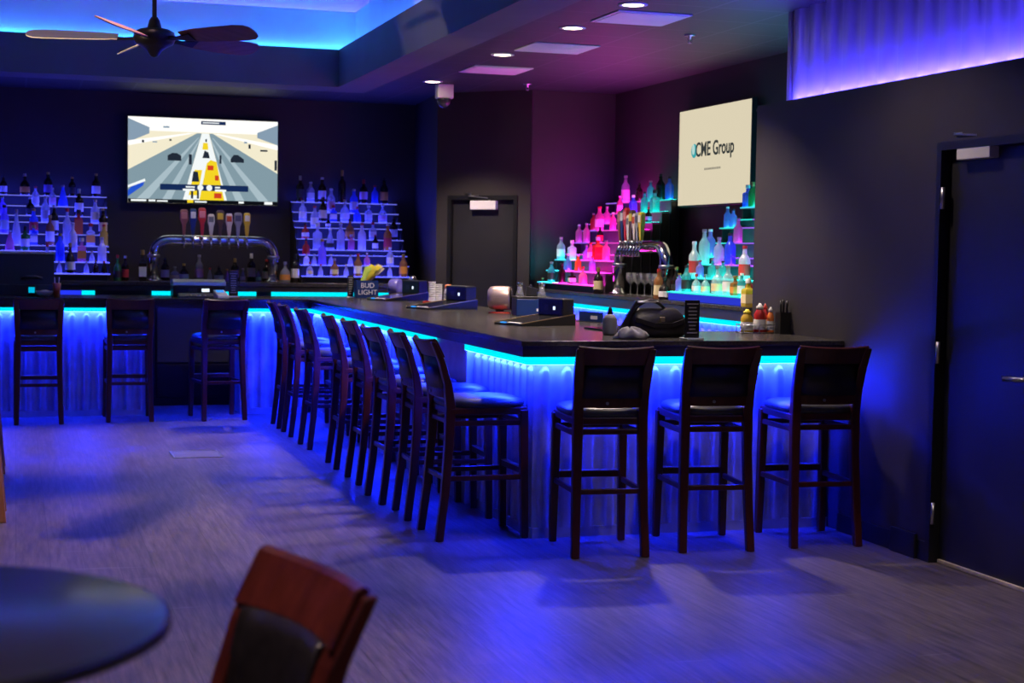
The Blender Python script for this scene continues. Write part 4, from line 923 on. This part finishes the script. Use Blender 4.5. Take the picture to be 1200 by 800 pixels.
tr = thing('serving_tray', 'low red-rimmed tray holding paper cups and clear shakers', 'tray', (3.58, 13.45, HC), -0.3)
m = MB(); m.box((-0.16,-0.09,0),(0.16,0.09,0.010)); m.build('tray_plate', M['white'], tr, bevel=0.003)
m = MB(); m.box((-0.165,-0.095,0),(0.165,-0.09,0.018)); m.box((-0.165,0.09,0),(0.165,0.095,0.018)); m.box((-0.165,-0.09,0),(-0.16,0.09,0.018)); m.box((0.16,-0.09,0),(0.165,0.09,0.018)); m.build('tray_rim', M['red'], tr)
for i, (x, y) in enumerate(((3.485,13.44),(3.545,13.44))):
    c = thing('paper_cup_stack', 'tall %s stack of white paper cups on the red-rimmed tray' % ('left','right')[i], 'cup stack', (x, y, HC+0.0105), 0, 'paper cup stacks')
    hh = (0.175, 0.155)[i]; pr = [(0.0,0.0),(0.024,0.0)]
    z = 0.0
    while z < hh: pr += [(0.030,z+0.012),(0.033,z+0.013),(0.033,z+0.016),(0.030,z+0.017)]; z += 0.020
    MB().lathe(pr+[(0,z-0.003)], 18).build('cups', M['paper'], c)
sh_ = thing('glass_shaker', 'clear glass shaker with an orange lid on the tray', 'shaker', (3.62, 13.40, HC+0.0105))
MB().lathe([(0,0),(0.036,0),(0.040,0.01),(0.036,0.08),(0.028,0.125)], 18).build('glass_jar', CLEAR, sh_)
MB().lathe([(0.034,0.08),(0.030,0.115),(0,0.115)], 14).build('contents', M['paper'], sh_)
MB().lathe([(0.030,0.125),(0.030,0.145),(0.022,0.155),(0,0.157)], 18).build('lid', M['orange'], sh_)
tu = thing('tumbler', 'clear ribbed tumbler at the right end of the tray', 'glass', (3.70, 13.38, HC+0.0105))
MB().lathe([(0,0),(0.032,0),(0.038,0.11),(0.036,0.11),(0.030,0.008),(0,0.008)], 12, smooth=False, caps=False).build('glass_wall', CLEAR, tu)
MB().lathe([(0,0.010),(0.029,0.010),(0.033,0.07),(0,0.07)], 12).build('ice', M['paper'], tu)

cp = thing('copper_drum', 'copper drum lying on a red stand on the long bar', 'drum', (3.50, 11.45, HC), -0.25)
MB().lathe([(0,-0.09),(0.06,-0.09),(0.082,-0.075),(0.09,-0.04),(0.09,0.06),(0.086,0.075),(0.08,0.08)], 30).move(Matrix.Translation((0,0,0.115)) @ Matrix.Rotation(PI/2, 4, 'Y') @ Matrix.Rotation(0.15, 4, 'X')).build('drum_body', M['copper'], cp)
MB().lathe([(0.086,0.078),(0.088,0.09),(0.07,0.098),(0,0.10)], 30).move(Matrix.Translation((0,0,0.115)) @ Matrix.Rotation(PI/2, 4, 'Y')).build('drum_lid', M['bronze'], cp)
m = MB(); m.lathe([(0,0),(0.085,0),(0.085,0.008),(0,0.012)], 26); m.build('stand_base', M['red'], cp)
box((-0.03,-0.02,0.010),(0.03,0.02,0.035)).build('stand_neck', M['black'], cp)

cb = thing('condiment_box', 'dark blue condiment box with two compartments behind the copper drum', 'condiment box', (3.62, 11.05, HC), -0.12)
box((-0.13,-0.10,0),(0.13,0.10,0.125)).build('box_body', M['blue'], cb, bevel=0.006)
box((-0.132,-0.102,0.125),(0.132,0.102,0.142)).build('box_lid', M['black'], cb, bevel=0.004)
box((0.02,-0.1025,0.035),(0.07,-0.1005,0.055)).build('small_plate', M['panel'], cb)
for i, x in enumerate((3.53, 3.70)):
    s = thing('chrome_shaker', 'small chrome-topped shaker on the condiment box, %s one' % ('left','right')[i], 'shaker', (x, 11.05, HC+0.1425), 0, 'chrome shakers')
    MB().lathe([(0,0),(0.030,0),(0.028,0.02),(0.018,0.05),(0.019,0.075)], 16).build('glass_base', CLEAR, s)
    MB().lathe([(0.021,0.075),(0.023,0.09),(0.021,0.10),(0,0.102)], 16).build('chrome_cap', M['chrome'], s)
kn = thing('tap_knob_box', 'small black box between the two chrome shakers', 'box', (3.615, 11.05, HC+0.1425))
MB().loft([[(-0.045,-0.03,0),(0.045,-0.03,0),(0.045,0.03,0),(-0.045,0.03,0)],[(-0.03,-0.02,0.075),(0.035,-0.02,0.06),(0.035,0.02,0.06),(-0.03,0.02,0.075)]]).build('box_shell', M['black'], kn, bevel=0.006)
MB().lathe([(0.012,0.06),(0.012,0.08),(0,0.085)], 12).build('knob', M['black'], kn)

fl_ = thing('menu_folder', 'flat glossy folder lying on the bar left of the handbag', 'folder', (3.53, 9.02, HC), 0.05)
box((-0.17,-0.17,0),(0.17,0.17,0.006)).build('lower_cover', M['black'], fl_, bevel=0.002)
box((-0.17,-0.17,0.0075),(0.17,0.17,0.012)).build('upper_cover', pm('glossy_black_cover', (0.015,0.012,0.014), 0.12), fl_, bevel=0.002)
lk = thing('low_sign', 'low blue-grey plate standing at the back of the long bar', 'sign', (3.72, 10.05, HC), -1.2)
box((-0.12,-0.004,0.004),(0.12,0.004,0.07)).build('plate', M['blue'], lk, bevel=0.002); box((-0.12,-0.03,0),(0.12,0.03,0.005)).build('foot', M['black'], lk); box((0.0,-0.0055,0.02),(0.07,-0.0045,0.045)).build('pale_print', M['panel'], lk)

hb_ = thing('handbag', 'black leather handbag with a raised strap on the near bar', 'handbag', (3.475, 8.33, HC), 0.05)
loops = []
for z, w_, d_ in ((0.0,0.165,0.075),(0.02,0.18,0.088),(0.08,0.178,0.085),(0.125,0.165,0.062),(0.15,0.145,0.040),(0.162,0.12,0.022)):
    lo = []
    for i in range(28):
        a = 2*PI*i/28; c, s_ = math.cos(a), math.sin(a)
        wob = 1 + 0.05*math.sin(3*a + z*40) + 0.03*math.sin(7*a)
        lo.append((w_*math.copysign(abs(c)**0.6, c)*wob, d_*math.copysign(abs(s_)**0.6, s_)*wob, z))
    loops.append(lo)
MB().loft(loops, 0, True).build('bag_body', M['leather'], hb_)
m = MB().loft([[(x,y-0.006,z-0.012),(x,y+0.006,z-0.012),(x,y+0.006,z+0.012),(x,y-0.006,z+0.012)] for x, y, z in ((-0.16,-0.07,0.10),(-0.05,-0.095,0.07),(0.06,-0.096,0.07),(0.165,-0.068,0.10))])
m.build('front_flap_seam', M['vinyl'], hb_)
pts = []
for i in range(15):
    u = i/14; pts.append((-0.16+0.26*u, -0.03+0.02*u, 0.13 + 0.075*math.sin(PI*min(1, u*1.15))**0.7 if 0 < u*1.15 < 1 else 0.13))
MB().tube(pts, 0.009, 8).build('carry_strap', M['leather'], hb_)
MB().beam((-0.225,-0.02,0.03),(-0.12,-0.02,0.20), 0.02, 0.035).build('side_strap', M['leather'], hb_, bevel=0.004)
MB().beam((-0.13,-0.02,0.197),(0.0,0.0,0.20), 0.05, 0.010).build('pale_edge', M['panel'], hb_, bevel=0.002)
box((-0.02,-0.103,0.09),(0.01,-0.094,0.115)).build('buckle', M['brass'], hb_, bevel=0.003)
cl = MB(); loops = []
for z, r0 in ((0.0,0.072),(0.018,0.078),(0.04,0.066),(0.056,0.045),(0.064,0.02)):
    loops.append([((r0*(1+0.16*math.sin(5*a+z*60)+0.10*math.sin(9*a+1)))*1.15*math.cos(a), (r0*(1+0.16*math.sin(4*a+z*50)))*0.8*math.sin(a), max(0, z+(0.006*math.sin(6*a) if z > 0 else 0))) for a in [2*PI*i/40 for i in range(40)]])
c = cl.loft(loops, 0, True).build('bar_cloth', M['cloth']); c.location = (3.235, 8.10, HC); tag(c, 'crumpled grey cloth in front of the handbag', 'cloth')
wb = thing('squeeze_bottle', 'white plastic squeeze bottle half hidden behind the handbag strap', 'bottle', (3.27, 8.52, HC))
MB().lathe([(0,0),(0.038,0),(0.042,0.01),(0.042,0.09),(0.030,0.115),(0.016,0.12)], 20).build('bottle_body', M['cloudy'], wb)
MB().lathe([(0.016,0.12),(0.018,0.125),(0.010,0.15),(0.004,0.165)], 14).build('nozzle', M['black'], wb)

# condiments by the dark wall
wc = thing('condiment_rack', 'wire rack of condiments beside the dark wall', 'rack', (4.315, 8.72, HC))
m = MB()
for z in (0.004, 0.05):
    m.tube([(-0.125,-0.05,z),(0.09,-0.05,z),(0.09,0.05,z),(-0.125,0.05,z),(-0.125,-0.05,z)], 0.003, 6)
for x in (-0.125,-0.02,0.09):
    for y in (-0.05,0.05): m.tube([(x,y,0.0),(x,y,0.055)], 0.003, 6)
m.build('wire_frame', M['satin'], wc)
def cond(nm, lab, x, y, h, r, mat, capm, lbl, pour=True):
    t = thing(nm, lab, 'condiment', (x, y, HC), 0, 'condiments by the dark wall')
    MB().lathe([(0,0),(r*0.92,0),(r,0.006),(r,h*0.30),(r*0.9,h*0.48),(r*0.96,h*0.62),(r*0.55,h*0.78),(r*0.5,h*0.80)], 20).build('bottle_body', mat, t)
    MB().lathe([(r*0.58,h*0.80),(r*0.58,h*0.9),(r*0.3,h*0.94),(r*0.2,h),(0,h)], 16).build('cap', capm, t)
    MB().lathe([(r*1.02,h*0.12),(r*1.02,h*0.30),(r*0.93,h*0.46)], 20, caps=False).build('bottle_label', lbl, t)
cond('mustard_bottle', 'yellow mustard bottle at the left of the wire rack', 4.235, 8.72, 0.145, 0.040, M['mustard'], M['yellow'], M['paper'])
cond('ketchup_bottle', 'red ketchup bottle with white label in the wire rack', 4.320, 8.72, 0.18, 0.038, M['ketchup'], M['white'], M['paper'])
cond('sauce_bottle', 'slim orange sauce bottle right of the ketchup', 4.385, 8.705, 0.16, 0.022, M['orange'], M['white'], M['paper'])
cond('sauce_bottle', 'second red sauce bottle behind the ketchup', 4.372, 8.752, 0.178, 0.022, M['ketchup'], M['red'], M['cream'])
bh = thing('cutlery_holder', 'tall black holder with black handles beside the condiments', 'holder', (4.420, 8.61, HC))
m = MB(); m.box((-0.034,-0.034,0),(0.034,0.034,0.006)); m.box((-0.034,-0.034,0.006),(-0.030,0.034,0.13)); m.box((0.030,-0.034,0.006),(0.034,0.034,0.13)); m.box((-0.030,-0.034,0.006),(0.030,-0.030,0.13)); m.box((-0.030,0.030,0.006),(0.030,0.034,0.13))
m.build('holder_cup', M['black'], bh)
for i in range(5):
    x, y = -0.018+0.009*i, (-0.012, 0.010, -0.004, 0.014, -0.010)[i]
    k = MB().tube([(x,y,0.007),(x*1.2,y,0.17+0.006*(i % 3)),(x*1.25,y,0.195+0.006*(i % 3))], [0.005,0.007,0.006], 8)
    k = k.move(Matrix.Translation((4.420,8.61,HC))).build('butter_knife', M['black']); tag(k, 'black knife handle in the tall black holder, %s from the left' % ORD[i], 'cutlery', 'cutlery in the black holder')

# far left bar things
ps = thing('cash_register', 'dark cash register at the left end of the far bar', 'cash register', (0.10, 14.88, HC))
box((-0.30,-0.14,0),(0.24,0.13,0.10)).build('drawer_unit', M['darkgrey'], ps, bevel=0.006)
MB().loft([[(-0.26,-0.10,0.10),(0.235,-0.10,0.10),(0.235,0.12,0.10),(-0.26,0.12,0.10)],[(-0.26,0.0,0.37),(0.235,0.0,0.37),(0.235,0.12,0.37),(-0.26,0.12,0.37)]]).build('console', M['black'], ps, bevel=0.006)
box((-0.27,-0.005,0.371),(0.245,0.125,0.385)).build('pale_top', M['cream'], ps, bevel=0.003)
MB().tube([(-0.05,-0.085,0.15),(0.0,-0.10,0.17),(0.08,-0.10,0.17),(0.13,-0.085,0.15)], 0.012, 8).build('grip', M['darkgrey'], ps)
cbx = thing('card_scanner', 'small black device with a lit cyan window on the far bar', 'scanner', (0.135, 14.52, HC))
box((-0.035,-0.03,0),(0.035,0.03,0.105)).build('device_body', M['black'], cbx, bevel=0.008)
box((-0.026,-0.0315,0.035),(0.026,-0.0302,0.085)).build('lit_window', M['cyan_icon'], cbx)
bw = thing('bowl', 'shallow grey bowl between the lit device and the orange cup', 'bowl', (0.245, 14.46, HC))
MB().lathe([(0,0),(0.03,0),(0.05,0.015),(0.078,0.05),(0.075,0.052),(0.045,0.018),(0,0.008)], 24, caps=False).build('bowl_shell', M['panel'], bw)
MB().lathe([(0.060,0.036),(0.05,0.05),(0.02,0.062),(0,0.064)], 20, caps=False).build('contents', M['cloth'], bw)
oc = thing('drink_cup', 'orange-red drink in a tall cup with straws on the far bar', 'drink', (0.345, 14.40, HC))
MB().lathe([(0,0),(0.026,0),(0.036,0.125),(0.034,0.125),(0.0,0.122)], 20).build('cup_body', pm('red_orange_drink', (0.55,0.12,0.05), 0.3), oc)
for i in range(3): MB().tube([(-0.012+0.012*i,0,0.05),(-0.018+0.020*i,0.004*i,0.175)], 0.004, 6).build('straw', (M['paper'], M['black'], M['paper'])[i], oc)
pr_ = thing('receipt_printer', 'wide appliance with a silver lid on the far bar', 'printer', (1.62, 14.90, HC))
box((-0.24,-0.12,0),(0.24,0.13,0.10)).build('printer_body', M['black'], pr_, bevel=0.008)
MB().loft([[(x,-0.125,0.1005),(x,0.132,0.1005),(x,0.12,0.15),(x,-0.06,0.16),(x,-0.118,0.135)] for x in (-0.242,0.242)]).build('silver_lid', M['satin'], pr_, bevel=0.006)
box((0.02,-0.1225,0.045),(0.09,-0.1205,0.075)).build('lit_display', M['screen_light'], pr_); box((-0.10,-0.1225,0.04),(-0.02,-0.1205,0.08)).build('dark_display', M['darkgrey'], pr_)
kb = thing('barmat', 'black keypad with painted pale glints in front of the silver-lidded appliance', 'barmat', (1.56, 14.52, HC))
MB().loft([[(-0.16,-0.07,0),(0.16,-0.07,0),(0.16,0.07,0),(-0.16,0.07,0)],[(-0.155,-0.065,0.015),(0.155,-0.065,0.015),(0.155,0.065,0.04),(-0.155,0.065,0.04)]]).build('mat_body', M['black'], kb, bevel=0.003)
for i, x in enumerate((-0.085,-0.055,-0.005,0.03,0.075)): MB().lathe([(0,0.018),(0.011,0.018),(0.011,0.026),(0,0.028)], 12, (x,-0.045,0)).build('key', M['cream'], kb)  # cream discs stand for glints on the mat
cr = thing('card_reader', 'grey card reader beside the keypad on the far bar', 'card reader', (1.79, 14.58, HC), 0.15)
MB().loft([[(-0.055,-0.09,0),(0.055,-0.09,0),(0.055,0.08,0),(-0.055,0.08,0)],[(-0.052,-0.085,0.022),(0.052,-0.085,0.022),(0.052,0.075,0.07),(-0.052,0.075,0.07)]]).build('reader_body', M['panel'], cr, bevel=0.005)
MB().add([(-0.035,0.0,0.0485),(0.035,0.0,0.0485),(0.035,0.06,0.0675),(-0.035,0.06,0.0675)], [(0,1,2,3)]).build('reader_screen', M['screen_blue'], cr)
